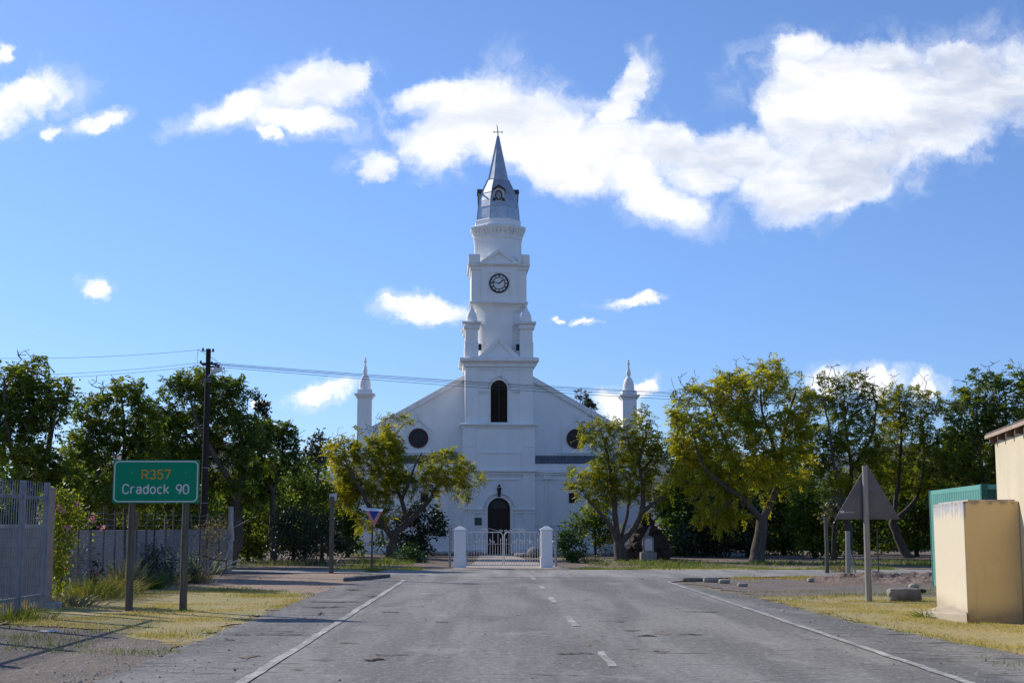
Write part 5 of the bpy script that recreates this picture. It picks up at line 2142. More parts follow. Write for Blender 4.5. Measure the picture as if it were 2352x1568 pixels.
def diamonds(p0, d, n, L, w):
    """leaf blades as 4-point diamonds: base p0, direction d, blade normal n, length L, width w (arrays)"""
    s = norm(np.cross(d, n)) * w[:, None]
    V = np.empty((len(p0), 4, 3))
    V[:, 0] = p0
    V[:, 1] = p0 + d * (L * .5)[:, None] + s
    V[:, 2] = p0 + d * L[:, None] - np.array([0, 0, .12]) * L[:, None]
    V[:, 3] = p0 + d * (L * .5)[:, None] - s
    return V.reshape(-1, 3), np.arange(4 * len(p0)).reshape(-1, 4)


def fronds(P, D, L, K, leaf, width, droop):
    """feathery compound leaves: rachis from P along D, K pairs of leaflets"""
    n = len(P)
    t = np.linspace(.12, 1, K)
    side = norm(np.cross(D, np.array([0, 0, 1.0]) + rng.normal(0, .35, (n, 3))))
    pos = P[:, None] + D[:, None] * (L[:, None] * t)[..., None]
    pos[..., 2] -= droop * L[:, None] * t ** 2
    out = []
    for s in (-1, 1):
        ld = norm(side[:, None] * s * .85 + D[:, None] * .5 + rng.normal(0, .18, (n, K, 3)) - np.array([0, 0, .25]))
        ll = leaf * (1.05 - .5 * t)[None] * rng.uniform(.75, 1.25, (n, K))
        nn = norm(np.cross(D[:, None] * np.ones((1, K, 1)), side[:, None]) + rng.normal(0, .35, (n, K, 3)))
        out.append((pos.reshape(-1, 3), ld.reshape(-1, 3), nn.reshape(-1, 3), ll.ravel(), np.full(n * K, width) * rng.uniform(.8, 1.2, n * K)))
    cat = [np.concatenate([o[i] for o in out]) for i in range(5)]
    return diamonds(*cat)


def thin_pts(P, dmin, cap):
    keep = []
    cell = {}
    for i, p in enumerate(P):
        k = tuple((p // dmin).astype(int))
        ok = True
        for dx in (-1, 0, 1):
            for dy in (-1, 0, 1):
                for dz in (-1, 0, 1):
                    for j in cell.get((k[0] + dx, k[1] + dy, k[2] + dz), ()):
                        if ((P[j] - p) ** 2).sum() < dmin * dmin:
                            ok = False
                            break
        if ok:
            cell.setdefault(k, []).append(i)
            keep.append(i)
            if len(keep) >= cap:
                break
    return P[keep]


class Skel:
    def __init__(s):
        s.p = []
        s.par = []
        s.minr = []

    def add(s, p, par, r=0):
        s.p.append(np.array(p, float))
        s.par.append(par)
        s.minr.append(r)
        return len(s.p) - 1

    def poly(s, pts, par, r0, r1, step=.22):
        pts = [np.array(p, float) for p in pts]
        k = par
        tot = sum(np.linalg.norm(pts[i + 1] - pts[i]) for i in range(len(pts) - 1)) + 1e-6
        run = 0
        # rounded through the given points
        for i in range(len(pts) - 1):
            a, b = pts[i], pts[i + 1]
            pm1 = pts[i - 1] if i > 0 else a * 2 - b
            p2 = pts[i + 2] if i + 2 < len(pts) else b * 2 - a
            L = np.linalg.norm(b - a)
            n = max(1, int(L / step))
            for q in range(1, n + 1):
                t = q / n
                c = .5 * ((2 * a) + (b - pm1) * t + (2 * pm1 - 5 * a + 4 * b - p2) * t * t + (3 * a - pm1 - 3 * b + p2) * t ** 3)
                c = c + rng.normal(0, .012 * min(1, L), 3)
                rr = r0 + (r1 - r0) * (run + L * t) / tot
                k = s.add(c, k, rr)
            run += L
        return k

    def reach(s, A, up_bias=.5, jit=.05, bare=False, step=.3):
        tips = []
        for a in A:
            P = np.array(s.p)
            d = np.linalg.norm(P - a, axis=1) + up_bias * np.maximum(0, P[:, 2] - a[2] + .1) + .12 * np.minimum(1, np.array(s.minr) * 5)
            j = int(np.argmin(d))
            b = s.p[j]
            L = np.linalg.norm(a - b)
            n = max(1, int(L / step))
            par = s.par[j]
            dr = (b - s.p[par]) if par >= 0 else np.array([0, 0, 1.0])
            dr = dr / (np.linalg.norm(dr) + 1e-9)
            k = j
            for q in range(1, n + 1):
                t = q / n
                c = b + (a - b) * t + dr * L * .28 * t * (1 - t) * 1.6 + np.array([0, 0, .10 * L * t * (1 - t)])
                if q < n:
                    c = c + rng.normal(0, jit, 3)
                k = s.add(c, k, 0)
            tips.append(k)
        return tips

    def mesh(s, rtip=.009, expo=.46, nmax=9):
        n = len(s.p)
        cnt = np.zeros(n)
        kids = [[] for _ in range(n)]
        for i in range(n):
            if s.par[i] >= 0:
                kids[s.par[i]].append(i)
        for i in range(n - 1, -1, -1):
            if not kids[i]:
                cnt[i] = 1
            if s.par[i] >= 0:
                cnt[s.par[i]] += cnt[i]
        r = np.maximum(rtip * cnt ** expo, np.array(s.minr))
        mb = MB()
        starts = [(0, -1)]
        while starts:
            i, pr = starts.pop()
            ch = [pr, i] if pr >= 0 else [i]
            while kids[ch[-1]]:
                ks = sorted(kids[ch[-1]], key=lambda q: -r[q])
                for o in ks[1:]:
                    starts.append((o, ch[-1]))
                ch.append(ks[0])
            if len(ch) < 2:
                continue
            rs = [float(r[q]) for q in ch]
            if pr >= 0:
                rs[0] = min(rs[0], rs[1] * 1.15)
            m_ = max(rs)
            mb.tube([Vector(s.p[q]) for q in ch], rs, 9 if m_ > .06 else (5 if m_ > .022 else 3), caps=False)
        return mb


def lobes_points(lobes, Y, base, n, depth=.8, shell=.55, clump=.9, dmin=.3, seed=0):
    from mathutils import noise as mn
    P = []
    vols = [rx * ry * (rx + ry) for (px, py, rx, ry) in lobes]
    tot = sum(vols)
    sc_ = Y / F
    for (px, py, rx, ry), v in zip(lobes, vols):
        m_ = int(n * 5 * v / tot) + 4
        c = np.array(At(px, py, Y)) - base
        u = norm(rng.normal(0, 1, (m_, 3))) * (rng.random((m_, 1)) ** (1 / 3) * (1 - shell) + shell * rng.random((m_, 1)) ** .25)
        dep = depth * (rx + ry) * .5
        off = np.array([0, rng.uniform(-.5, .5) * dep * sc_, 0])
        P.append(c + off + u * np.array([rx, dep, ry]) * sc_)
    P = np.concatenate(P)
    f = np.array([mn.fractal(Vector(p * .85) + Vector((seed * 7.1, 0, 0)), 1, 2, 3) for p in P])
    P = P[f + rng.normal(0, .18, len(P)) > (clump - 1) * .6]
    rng.shuffle(P)
    return thin_pts(P, dmin, n)


def tree(name, label, base, Y, lobes, skel, leaf='pinnate', mat=None, n=260, nf=7, L=.42, leafl=.15, leafw=.028, K=7, droop=.35, bark=None,
         depth=.8, shell=.5, clump=.9, dmin=.3, bare=(), r0=.16, group=None, tintoff=0.0, cat='tree', rtip=.008, spread=.22, low=None):
    """lobes and limbs are given in the photo's view coordinates and set out in metres at depth Y round the trunk foot"""
    b = np.array(base, float)
    root = thing(name, label, cat, base, 0, group)
    S = Skel()
    S.add((0, 0, -.1), -1, r0 * 1.35)
    ends = [0]

    def loc(p):
        q = np.array(At(p[0], p[1], Y)) - b
        q[1] = (p[2] if len(p) > 2 else 0)
        return q
    for (par, pts, ra, rb) in skel:
        pp = [loc(p) for p in pts]
        if par == 0:
            start, k0 = np.array(S.p[0]), 0
        else:
            P = np.array(S.p)
            k0 = int(np.argmin(np.linalg.norm(P - pp[0], axis=1)))
            start = S.p[k0]
        S.poly([start] + (pp if par == 0 else pp[1:]), k0, ra, rb)
    A = lobes_points(lobes, Y, b, n, depth, shell, clump, dmin, seed=len(bpy.data.objects))
    cen = np.array(S.p)[-1]
    dist = np.array([np.min(np.linalg.norm(np.array(S.p) - a, axis=1)) for a in A])
    A = A[np.argsort(dist)]
    tips = S.reach(A)
    if bare:
        BA = lobes_points(bare, Y, b, int(len(bare) * 22), depth, .0, 1.3, .18)
        n0 = len(S.p)
        S.reach(BA[np.argsort(BA[:, 2])], jit=.010, step=.3)
        for q_ in range(n0, len(S.p)):
            S.minr[q_] = .010
    S.mesh(rtip * 1.2).build('trunk', bark or M_BARK, root, smooth=True)
    # foliage round every tip
    cpos, cdir, ctint = [], [], []
    P = np.array(S.p)
    zmin, zmax = A[:, 2].min(), A[:, 2].max()
    from mathutils import noise as mn
    for k in tips:
        q = P[k]
        par = S.par[k]
        dr = norm(P[k] - P[par]) if par >= 0 else np.array([0, 0, 1.0])
        f = mn.fractal(Vector(q * .55) + Vector((31, 7, 3)), 1, 2, 3)
        m_ = max(2, int(nf * rng.uniform(.6, 1.4) * (1 + .5 * f)))
        for i in range(m_):
            back = rng.uniform(0, .5)
            cpos.append(q * (1 - back) + P[par] * back + rng.normal(0, .05, 3))
            cdir.append(dr * .5 + rng.normal(0, .62, 3) + np.array([0, 0, .12]))
            ctint.append(.48 + .45 * f + tintoff + rng.normal(0, .13))
    cpos, cdir, ctint = np.array(cpos), norm(np.array(cdir)), np.array(ctint)
    nn = len(cpos)
    if leaf == 'pinnate':
        V, Fc = fronds(cpos, cdir, L * rng.uniform(.6, 1.25, nn), K, leafl, leafw, droop)
        tint = np.tile(np.repeat(ctint, K), 2)
    else:
        k = K
        p = np.repeat(cpos, k, 0) + rng.normal(0, spread, (nn * k, 3)) * np.array([1, 1, .8])
        d = norm(rng.normal(0, 1, (nn * k, 3)) + np.repeat(cdir, k, 0) * .6 - np.array([0, 0, droop]))
        nv = norm(rng.normal(0, 1, (nn * k, 3)) + np.array([0, 0, .6]))
        V, Fc = diamonds(p, d, nv, leafl * rng.uniform(.7, 1.3, nn * k), leafw * rng.uniform(.8, 1.2, nn * k))
        tint = np.repeat(ctint, k)
    tint = np.clip(tint + rng.normal(0, .07, len(tint)), 0, 1)
    raw_mesh('crown', V, Fc, mat, root, tint)
    return root


def bush(name, label, base, lobes, Y, mat, n=120, k=26, leafl=.10, leafw=.03, spread=.12, depth=.9, group=None, cat='bush', clump=1.1, dmin=.16, tintoff=0, shell=.55, stems=6, droop=0.0, bark=None):
    b = np.array(base, float)
    root = thing(name, label, cat, base, 0, group)
    A = lobes_points(lobes, Y, b, n, depth, shell, clump, dmin)
    A = A[A[:, 2] > .03]
    S = Skel()
    S.add((0, 0, -.1), -1, .03)
    S.reach(A[np.argsort(A[:, 2])], .3, .03)
    S.mesh(.005).build('stem', bark or M_BARKD, root, smooth=True)
    from mathutils import noise as mn
    f = np.array([mn.fractal(Vector(p * 1.4), 1, 2, 3) for p in A])
    p = np.repeat(A, k, 0) + rng.normal(0, spread, (len(A) * k, 3))
    p[:, 2] = np.maximum(p[:, 2], .01)
    out = norm(np.repeat(A, k, 0) - A.mean(0) + np.array([0, 0, .2]))
    d = norm(out * .7 + rng.normal(0, .7, p.shape) - np.array([0, 0, droop]))
    V, Fc = diamonds(p, d, norm(rng.normal(0, 1, p.shape) + out), leafl * rng.uniform(.7, 1.3, len(p)), leafw * rng.uniform(.8, 1.2, len(p)))
    tint = np.clip(.45 + np.repeat(f, k) * .45 + tintoff + rng.normal(0, .14, len(p)), 0, 1)
    raw_mesh('foliage', V, Fc, mat, root, tint)
    return root, A


def foot(px, py):
    return G(px, py)


def atY(px, Y):
    p = At(px, 1200, Y)
    return Vector((p.x, Y, 0))


# --- the two half-bare jacarandas beside the gate and the big one to the right
Y = foot(897, 1281).y
tree('leafy_tree', 'spreading yellow-green tree with forked trunk between the yield sign and the church door', foot(897, 1281), Y,
     [(800, 1045, 62, 50), (865, 1035, 70, 55), (908, 975, 36, 30), (955, 1078, 65, 34), (1030, 1072, 60, 46), (1075, 1098, 40, 26), (860, 1105, 100, 45), (790, 1110, 52, 36), (960, 1120, 60, 30), (850, 1000, 35, 25),
      (835, 1195, 20, 22), (800, 1150, 36, 18), (1060, 1138, 26, 12), (893, 1160, 45, 20), (875, 1188, 18, 18)],
     [(0, [(899, 1262), (903, 1235), (905, 1225)], .30, .22),
      (1, [(903, 1235), (878, 1200, -.3), (852, 1165, -.5), (828, 1120, -.6), (805, 1080, -.6)], .17, .05),
      (1, [(905, 1228), (935, 1200, .2), (960, 1175, .3), (985, 1150, .2), (1003, 1118, 0), (1030, 1100, -.2)], .19, .05),
      (1, [(938, 1198), (925, 1160, .1), (912, 1125, .4), (880, 1070, .7), (865, 1030, .6)], .13, .04),
      (1, [(920, 1150), (940, 1110, -.4), (955, 1070, -.6), (970, 1040, -.5)], .09, .03),
      (1, [(1003, 1118), (1010, 1080, .5), (1015, 1060, .6)], .06, .03),
      (1, [(870, 1050), (905, 1000, .3), (925, 975, .2)], .055, .02)],
     mat=L_JAC, n=460, nf=7, L=.48, leafl=.17, leafw=.026, clump=.8, dmin=.24, bare=[(850, 985, 45, 22), (1015, 1045, 22, 22), (790, 1000, 30, 25), (890, 960, 40, 20)], r0=.25, tintoff=.18, shell=.35)

Y = foot(1428, 1287).y
tree('leafy_tree', 'thin-leaved olive tree with five bare forking limbs beside the memorial stone', foot(1428, 1287), Y,
     [(1370, 1000, 42, 40), (1430, 985, 30, 30), (1465, 1040, 55, 60), (1400, 1070, 50, 45), (1345, 1105, 48, 35), (1500, 1030, 45, 50), (1440, 1120, 70, 38), (1510, 1110, 45, 40), (1380, 1140, 45, 22), (1480, 1165, 20, 22), (1470, 960, 35, 30)],
     [(0, [(1425, 1270), (1421, 1250)], .36, .26),
      (1, [(1421, 1250), (1400, 1205, -.2), (1372, 1172, -.4), (1345, 1142, -.5)], .14, .05),
      (1, [(1420, 1245), (1413, 1190, 0), (1411, 1130, .1), (1400, 1070, .2), (1390, 1020, .1), (1378, 985, 0)], .17, .04),
      (1, [(1424, 1248), (1440, 1190, .4), (1448, 1140, .6), (1450, 1090, .7)], .11, .03),
      (1, [(1430, 1252), (1452, 1215, -.2), (1472, 1175, -.3), (1476, 1120, -.3), (1468, 1060, -.2), (1485, 1000, -.1)], .16, .04),
      (1, [(1470, 1180), (1500, 1155, -.5), (1525, 1140, -.6)], .12, .04),
      (1, [(1470, 1090), (1500, 1050, .3), (1515, 1000, .4)], .07, .02)],
     mat=L_JAC, n=400, nf=6, L=.44, leafl=.16, leafw=.025, clump=.72, dmin=.24, bare=[(1375, 955, 35, 20), (1470, 940, 20, 30), (1450, 985, 60, 30), (1500, 965, 30, 25)], r0=.3, tintoff=.08, shell=.35)

Y = foot(1738, 1290).y
tree('leafy_tree', 'largest yellow-green tree with a thick curved trunk standing right of the memorial stone', foot(1738, 1290), Y,
     [(1600, 925, 65, 55), (1680, 900, 70, 60), (1760, 880, 75, 55), (1830, 920, 45, 55), (1590, 1010, 60, 60), (1680, 1000, 90, 70), (1780, 1000, 85, 70), (1600, 1090, 60, 45), (1700, 1100, 90, 55), (1790, 1090, 60, 50),
      (1560, 960, 30, 40), (1640, 1170, 50, 26), (1655, 1205, 32, 18), (1615, 1205, 22, 18), (1690, 1185, 30, 20), (1740, 1150, 40, 22), (1845, 1070, 28, 40)],
     [(0, [(1741, 1262), (1748, 1225), (1750, 1195)], .34, .26),
      (1, [(1750, 1195), (1722, 1165, -.3), (1690, 1135, -.5), (1650, 1110, -.7), (1610, 1070, -.8), (1590, 1010, -.6)], .17, .04),
      (1, [(1722, 1165), (1700, 1100, .3), (1680, 1030, .6), (1650, 960, .7), (1630, 910, .6)], .13, .04),
      (1, [(1750, 1195), (1775, 1150, .3), (1795, 1090, .5), (1802, 1010, .4), (1815, 950, .3), (1830, 900, .2)], .18, .04),
      (1, [(1795, 1090), (1770, 1020, -.5), (1745, 950, -.7), (1740, 890, -.6)], .12, .03),
      (1, [(1802, 1010), (1840, 970, -.3), (1860, 930, -.4)], .08, .02),
      (1, [(1690, 1135), (1660, 1160, -.6), (1640, 1175, -.7)], .05, .02)],
     mat=L_YEL, n=640, nf=8, L=.48, leafl=.17, leafw=.027, clump=.78, dmin=.26, bare=[(1600, 870, 60, 25), (1740, 830, 80, 20), (1560, 900, 40, 40), (1850, 875, 25, 30)], r0=.33, tintoff=.12, shell=.35)

# --- trees to the right, behind the warning sign
Y = 68
tree('leafy_tree', 'airy tall tree with sparse top twigs rising behind the triangular sign', atY(1945, Y), Y,
     [(1890, 905, 45, 45), (1950, 900, 60, 45), (1920, 970, 70, 45), (2000, 960, 50, 50), (1880, 1030, 50, 60), (1960, 1040, 80, 55), (1900, 1110, 60, 40), (1990, 1110, 60, 40)],
     [(0, [(1950, 1240), (1945, 1180)], .2, .16), (1, [(1945, 1180), (1915, 1090, -.4), (1900, 1000, -.6), (1885, 920, -.5)], .12, .03), (1, [(1945, 1180), (1960, 1080, .4), (1950, 980, .6), (1945, 910, .5)], .12, .03), (1, [(1960, 1080), (2000, 1000, -.2), (2010, 930, -.3)], .08, .03)],
     mat=L_JAC, n=420, nf=6, L=.44, leafl=.17, leafw=.027, clump=.66, dmin=.28, bare=[(1950, 850, 80, 18), (2000, 900, 40, 25)], r0=.2, tintoff=.08)
Y = 71
tree('leafy_tree', 'dull olive tree with bare grey crown twigs between the sign and the container', atY(2085, Y), Y,
     [(2060, 920, 40, 50), (2120, 930, 55, 45), (2080, 1000, 80, 50), (2150, 1020, 50, 50), (2040, 1070, 60, 50), (2110, 1090, 70, 45), (2180, 1085, 40, 40)],
     [(0, [(2070, 1250), (2050, 1200)], .24, .2), (1, [(2050, 1200), (2060, 1100, -.3), (2065, 1000, -.4), (2060, 920, -.3)], .14, .03), (1, [(2050, 1200), (2110, 1140, .3), (2130, 1040, .5), (2120, 940, .4)], .14, .03), (1, [(2130, 1040), (2165, 1000, .2), (2180, 980, .1)], .06, .02)],
     mat=L_JAC, n=420, nf=6, L=.42, leafl=.16, leafw=.026, clump=.68, dmin=.28, bare=[(2085, 870, 60, 22), (2150, 920, 40, 30), (2040, 880, 30, 25)], r0=.25, tintoff=.04)
Y = 66
tree('leafy_tree', 'dark green dense tree rising behind the container and the cream building', atY(2300, Y), Y,
     [(2240, 890, 55, 45), (2310, 880, 60, 42), (2380, 900, 60, 50), (2220, 960, 60, 60), (2300, 970, 90, 60), (2400, 980, 80, 60), (2210, 1050, 60, 60), (2280, 1060, 90, 60), (2380, 1080, 80, 60), (2240, 1120, 80, 40)],
     [(0, [(2300, 1250), (2298, 1170)], .25, .2), (1, [(2298, 1170), (2250, 1080, -.4), (2235, 970, -.6), (2240, 900, -.5)], .13, .03), (1, [(2298, 1170), (2310, 1050, .3), (2320, 940, .5), (2310, 880, .4)], .13, .03), (1, [(2310, 1050), (2370, 980, 0), (2390, 920, .1)], .08, .03)],
     mat=L_DARK, n=620, nf=8, L=.46, leafl=.18, leafw=.032, clump=.95, dmin=.28, bare=[(2300, 840, 60, 15)], r0=.25, tintoff=.14)

# dark under-storey on the right
for (lab, px, Y, lobes, mt_, n, kk, off) in (
    ('dark round-headed evergreen between the memorial stone and the largest tree', 1585, 76, [(1570, 1000, 45, 50), (1590, 1080, 70, 70), (1560, 1170, 60, 70), (1620, 1190, 60, 70), (1590, 1262, 80, 18)], L_DARK, 330, 34, -.2),
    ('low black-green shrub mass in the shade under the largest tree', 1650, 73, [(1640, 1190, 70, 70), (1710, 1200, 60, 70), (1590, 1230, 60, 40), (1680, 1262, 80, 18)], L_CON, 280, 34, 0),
    ('dark evergreen with small leaves behind the trunk of the largest tree', 1800, 78, [(1800, 1120, 70, 70), (1830, 1200, 60, 60), (1770, 1210, 60, 60), (1850, 1080, 40, 50), (1800, 1262, 70, 16)], L_DARK, 330, 34, -.12),
    ('shaded olive shrub tree left of the two corner posts', 1870, 72, [(1860, 1170, 50, 55), (1900, 1190, 50, 45), (1835, 1225, 40, 30), (1880, 1250, 60, 20)], L_DARK, 240, 30, .0),
    ('dark leafy thicket behind the triangular sign', 1975, 80, [(1960, 1120, 90, 60), (2020, 1150, 80, 60), (1940, 1190, 70, 50), (2040, 1210, 60, 40), (1985, 1248, 90, 20)], L_DARK, 380, 34, -.15),
    ('dark bushy tree on forked stems beside the container', 2105, 74, [(2090, 1130, 70, 55), (2140, 1160, 50, 60), (2100, 1205, 55, 35), (2110, 1240, 60, 20)], L_DARK, 300, 34, -.15),
    ('dense black-green tree behind the container roof', 2220, 70, [(2180, 1060, 50, 60), (2230, 1060, 80, 60), (2290, 1070, 80, 60), (2200, 1150, 70, 70), (2270, 1150, 80, 60)], L_DARK, 360, 34, -.1),
    ('grey-leaved shrub catching light behind the corner posts', 1915, 66.5, [(1920, 1160, 22, 22), (1905, 1180, 20, 16)], L_GREY, 60, 24, .1),
):
    c0x = lobes[0][0]
    base = atY(px, Y)
    low = max(l[1] for l in lobes)
    tree('evergreen_tree' if 'tree' in lab or 'evergreen' in lab else 'shrub', lab, base, Y, lobes,
         [(0, [(px, 1262), (px + 2, 1200)], .13, .10), (1, [(px + 2, 1200), (lobes[0][0], lobes[0][1], .1)], .08, .03), (1, [(px + 2, 1200), (lobes[2 if len(lobes) > 2 else -1][0], lobes[2 if len(lobes) > 2 else -1][1], -.2)], .06, .03)],
         leaf='oval', mat=mt_, n=n, nf=3, K=kk // 3, leafl=.20, leafw=.06, spread=.20, clump=1.2, dmin=.27, bark=M_BARKD, tintoff=off, depth=.7, cat='tree' if 'tree' in lab or 'evergreen' in lab else 'shrub', r0=.12)

# a leaning grey trunk pair behind the corner posts is part of that tree's silhouette; the tree behind the church gable
Y = 112
tree('leafy_tree', 'small feathery tree top showing over the right slope of the church gable', atY(1345, Y), Y,
     [(1338, 910, 16, 14), (1350, 930, 18, 14), (1330, 925, 14, 14), (1375, 965, 20, 16)], [(0, [(1345, 1150), (1344, 1000), (1342, 940)], .2, .06)], mat=L_GREY, n=90, nf=7, L=.5, leafl=.26, leafw=.05, clump=.9, dmin=.35, r0=.2, tintoff=-.3)

# --- trees on the left
Y = 43
tree('leafy_tree', 'dark full tree at the far left edge with a dead twig spray on top', atY(70, Y), Y,
     [(20, 880, 60, 50), (90, 870, 60, 45), (140, 900, 28, 45), (30, 960, 80, 60), (110, 960, 55, 60), (40, 1050, 90, 60), (120, 1050, 50, 60), (-60, 950, 70, 80), (60, 1120, 100, 40), (150, 1110, 40, 50), (25, 838, 25, 16)],
     [(0, [(70, 1240), (72, 1150)], .22, .18), (1, [(72, 1150), (40, 1040, -.4), (25, 940, -.5), (20, 870, -.4)], .12, .03), (1, [(72, 1150), (100, 1030, .4), (105, 930, .6), (95, 860, .5)], .12, .03), (1, [(100, 1030), (130, 960, -.2), (140, 910, -.3)], .07, .02)],
     mat=L_DARK, n=640, nf=8, L=.40, leafl=.15, leafw=.030, clump=.92, dmin=.24, bare=[(55, 820, 36, 22)], r0=.2, tintoff=.12)
Y = 47
tree('leafy_tree', 'mid-green bushy tree directly behind the green road sign', atY(250, Y), Y,
     [(215, 950, 50, 45), (265, 910, 55, 40), (310, 900, 30, 35), (220, 1030, 60, 55), (290, 1000, 60, 55), (330, 960, 35, 45), (200, 1100, 60, 45), (280, 1090, 80, 50), (190, 985, 30, 30), (340, 1060, 40, 50), (345, 1005, 45, 50), (240, 1150, 90, 35), (178, 1050, 40, 50), (325, 1130, 60, 40)],
     [(0, [(255, 1250), (256, 1170)], .2, .16), (1, [(256, 1170), (225, 1070, -.3), (210, 980, -.4)], .1, .03), (1, [(256, 1170), (275, 1060, .4), (275, 960, .5), (270, 905, .4)], .11, .03), (1, [(275, 1060), (315, 980, 0), (315, 910, .1)], .07, .02)],
     mat=L_DARK, n=600, nf=8, L=.40, leafl=.15, leafw=.030, clump=.9, dmin=.25, bare=[(250, 875, 55, 18), (180, 960, 18, 18)], r0=.2, tintoff=.2)
Y = 58
tree('leafy_tree', 'tall dark green tree behind the utility pole, highest crown of the left group', atY(520, Y), Y,
     [(390, 905, 45, 40), (365, 960, 40, 50), (360, 1040, 45, 50), (445, 890, 60, 42), (510, 900, 60, 40), (555, 910, 35, 40), (400, 970, 55, 55), (480, 970, 80, 55), (560, 980, 45, 50), (400, 1050, 60, 50), (480, 1060, 90, 55), (580, 1050, 60, 45), (430, 1130, 80, 45), (520, 1130, 70, 45), (370, 1120, 40, 60)],
     [(0, [(545, 1250), (545, 1170), (542, 1130)], .24, .18), (1, [(542, 1130), (500, 1050, -.5), (460, 970, -.7), (440, 900, -.6)], .14, .03), (1, [(542, 1130), (560, 1060, .3), (545, 980, .5), (525, 910, .4)], .14, .03), (1, [(500, 1050), (430, 1000, .2), (395, 930, .3)], .08, .02), (1, [(560, 1060), (580, 1010, -.3), (570, 950, -.3)], .08, .02)],
     mat=L_DARK, n=720, nf=8, L=.44, leafl=.17, leafw=.032, clump=.9, dmin=.28, bare=[(470, 850, 60, 18), (600, 960, 20, 30)], r0=.25, tintoff=.1)
Y = 62
tree('leafy_tree', 'dark tree with feathery edge filling the gap right of the utility pole', atY(630, Y), Y,
     [(600, 1000, 45, 35), (640, 990, 40, 35), (665, 1020, 22, 30), (610, 1060, 60, 45), (660, 1060, 40, 25), (580, 1120, 50, 50)],
     [(0, [(628, 1250), (625, 1130)], .17, .13), (1, [(625, 1130), (605, 1050, -.3), (600, 990, -.3)], .09, .02), (1, [(625, 1130), (645, 1050, .3), (645, 985, .3)], .09, .02)],
     mat=L_DARK, n=360, nf=8, L=.42, leafl=.17, leafw=.032, clump=.95, dmin=.27, bare=[(660, 960, 20, 25), (690, 990, 20, 14)], r0=.16, tintoff=-.1)
Y = 84
for (px, top, lab) in ((594, 905, 'thin dark spire-shaped cypress, first and taller of two'), (608, 922, 'thin dark spire-shaped cypress, second and wider of two')):
    w = 7 if px < 600 else 10
    tree('cypress', lab, atY(px, Y), Y, [(px, top + 15 + 22 * i, w * (.45 + .2 * i), 17) for i in range(5)], [(0, [(px, 1150), (px, 1000), (px, top)], .12, .02)],
         leaf='oval', mat=L_CON, n=110, nf=3, K=9, leafl=.28, leafw=.06, spread=.12, clump=1.0, dmin=.2, bark=M_BARKD, group='two cypress spires', droop=-.9, tintoff=.1)
Y = 86
tree('conifer', 'blue-grey conifer with knobbly top left of the spreading tree', atY(728, Y), Y,
     [(740, 1000, 9, 14), (726, 1015, 18, 16), (712, 1035, 16, 18), (745, 1030, 14, 20), (722, 1060, 36, 24), (750, 1065, 20, 22)], [(0, [(730, 1180), (730, 1080), (738, 1000)], .2, .03)],
     leaf='oval', mat=L_BLUE, n=170, nf=3, K=10, leafl=.26, leafw=.06, spread=.16, clump=.95, dmin=.28, bark=M_BARKD, tintoff=-.2)
for (nm, lab, px, Y, lobes, mt_, n, off, ll) in (
    ('shrub', 'big dark olive shrub with pale flecks behind the slim square post', 700, 70, [(700, 1090, 60, 40), (660, 1130, 60, 50), (730, 1150, 50, 60), (640, 1190, 60, 50)], L_DARK, 360, .05, .17),
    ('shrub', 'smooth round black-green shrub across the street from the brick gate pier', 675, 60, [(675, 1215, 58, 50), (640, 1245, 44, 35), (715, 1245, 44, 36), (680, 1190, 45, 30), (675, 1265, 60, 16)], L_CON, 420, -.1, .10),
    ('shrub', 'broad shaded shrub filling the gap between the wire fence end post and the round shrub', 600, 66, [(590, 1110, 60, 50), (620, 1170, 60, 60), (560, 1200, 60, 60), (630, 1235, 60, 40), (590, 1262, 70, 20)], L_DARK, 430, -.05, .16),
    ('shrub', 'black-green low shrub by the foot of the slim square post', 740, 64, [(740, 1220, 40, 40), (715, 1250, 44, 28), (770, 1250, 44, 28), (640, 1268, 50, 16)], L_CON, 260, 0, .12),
    ('shrub', 'dark low tree behind the yield sign', 800, 74, [(790, 1160, 50, 60), (830, 1210, 50, 50), (770, 1220, 40, 45), (850, 1170, 40, 40), (840, 1255, 50, 20)], L_DARK, 330, -.1, .17),
    ('shrub', 'shaded green shrub behind the wire fence end post', 570, 64, [(570, 1160, 50, 50), (540, 1220, 60, 50), (600, 1220, 50, 45), (500, 1190, 60, 60), (560, 1262, 60, 18)], L_DARK, 380, .0, .16),
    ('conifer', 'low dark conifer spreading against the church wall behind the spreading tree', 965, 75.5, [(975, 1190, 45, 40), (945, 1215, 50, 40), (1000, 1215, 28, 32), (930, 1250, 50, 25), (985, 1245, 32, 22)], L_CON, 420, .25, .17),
):
    lowp = max(l[1] for l in lobes)
    tree(nm, lab, atY(px, Y), Y, lobes, [(0, [(px, 1262), (px, lowp)], .10, .07), (1, [(px, lowp), (lobes[0][0], lobes[0][1], .1)], .06, .02)],
         leaf='oval', mat=mt_, n=n, nf=3, K=11, leafl=ll, leafw=ll * .3, spread=.17, clump=1.25, dmin=.22, bark=M_BARKD, tintoff=off, depth=.75, cat='shrub' if nm == 'shrub' else 'tree', r0=.1)

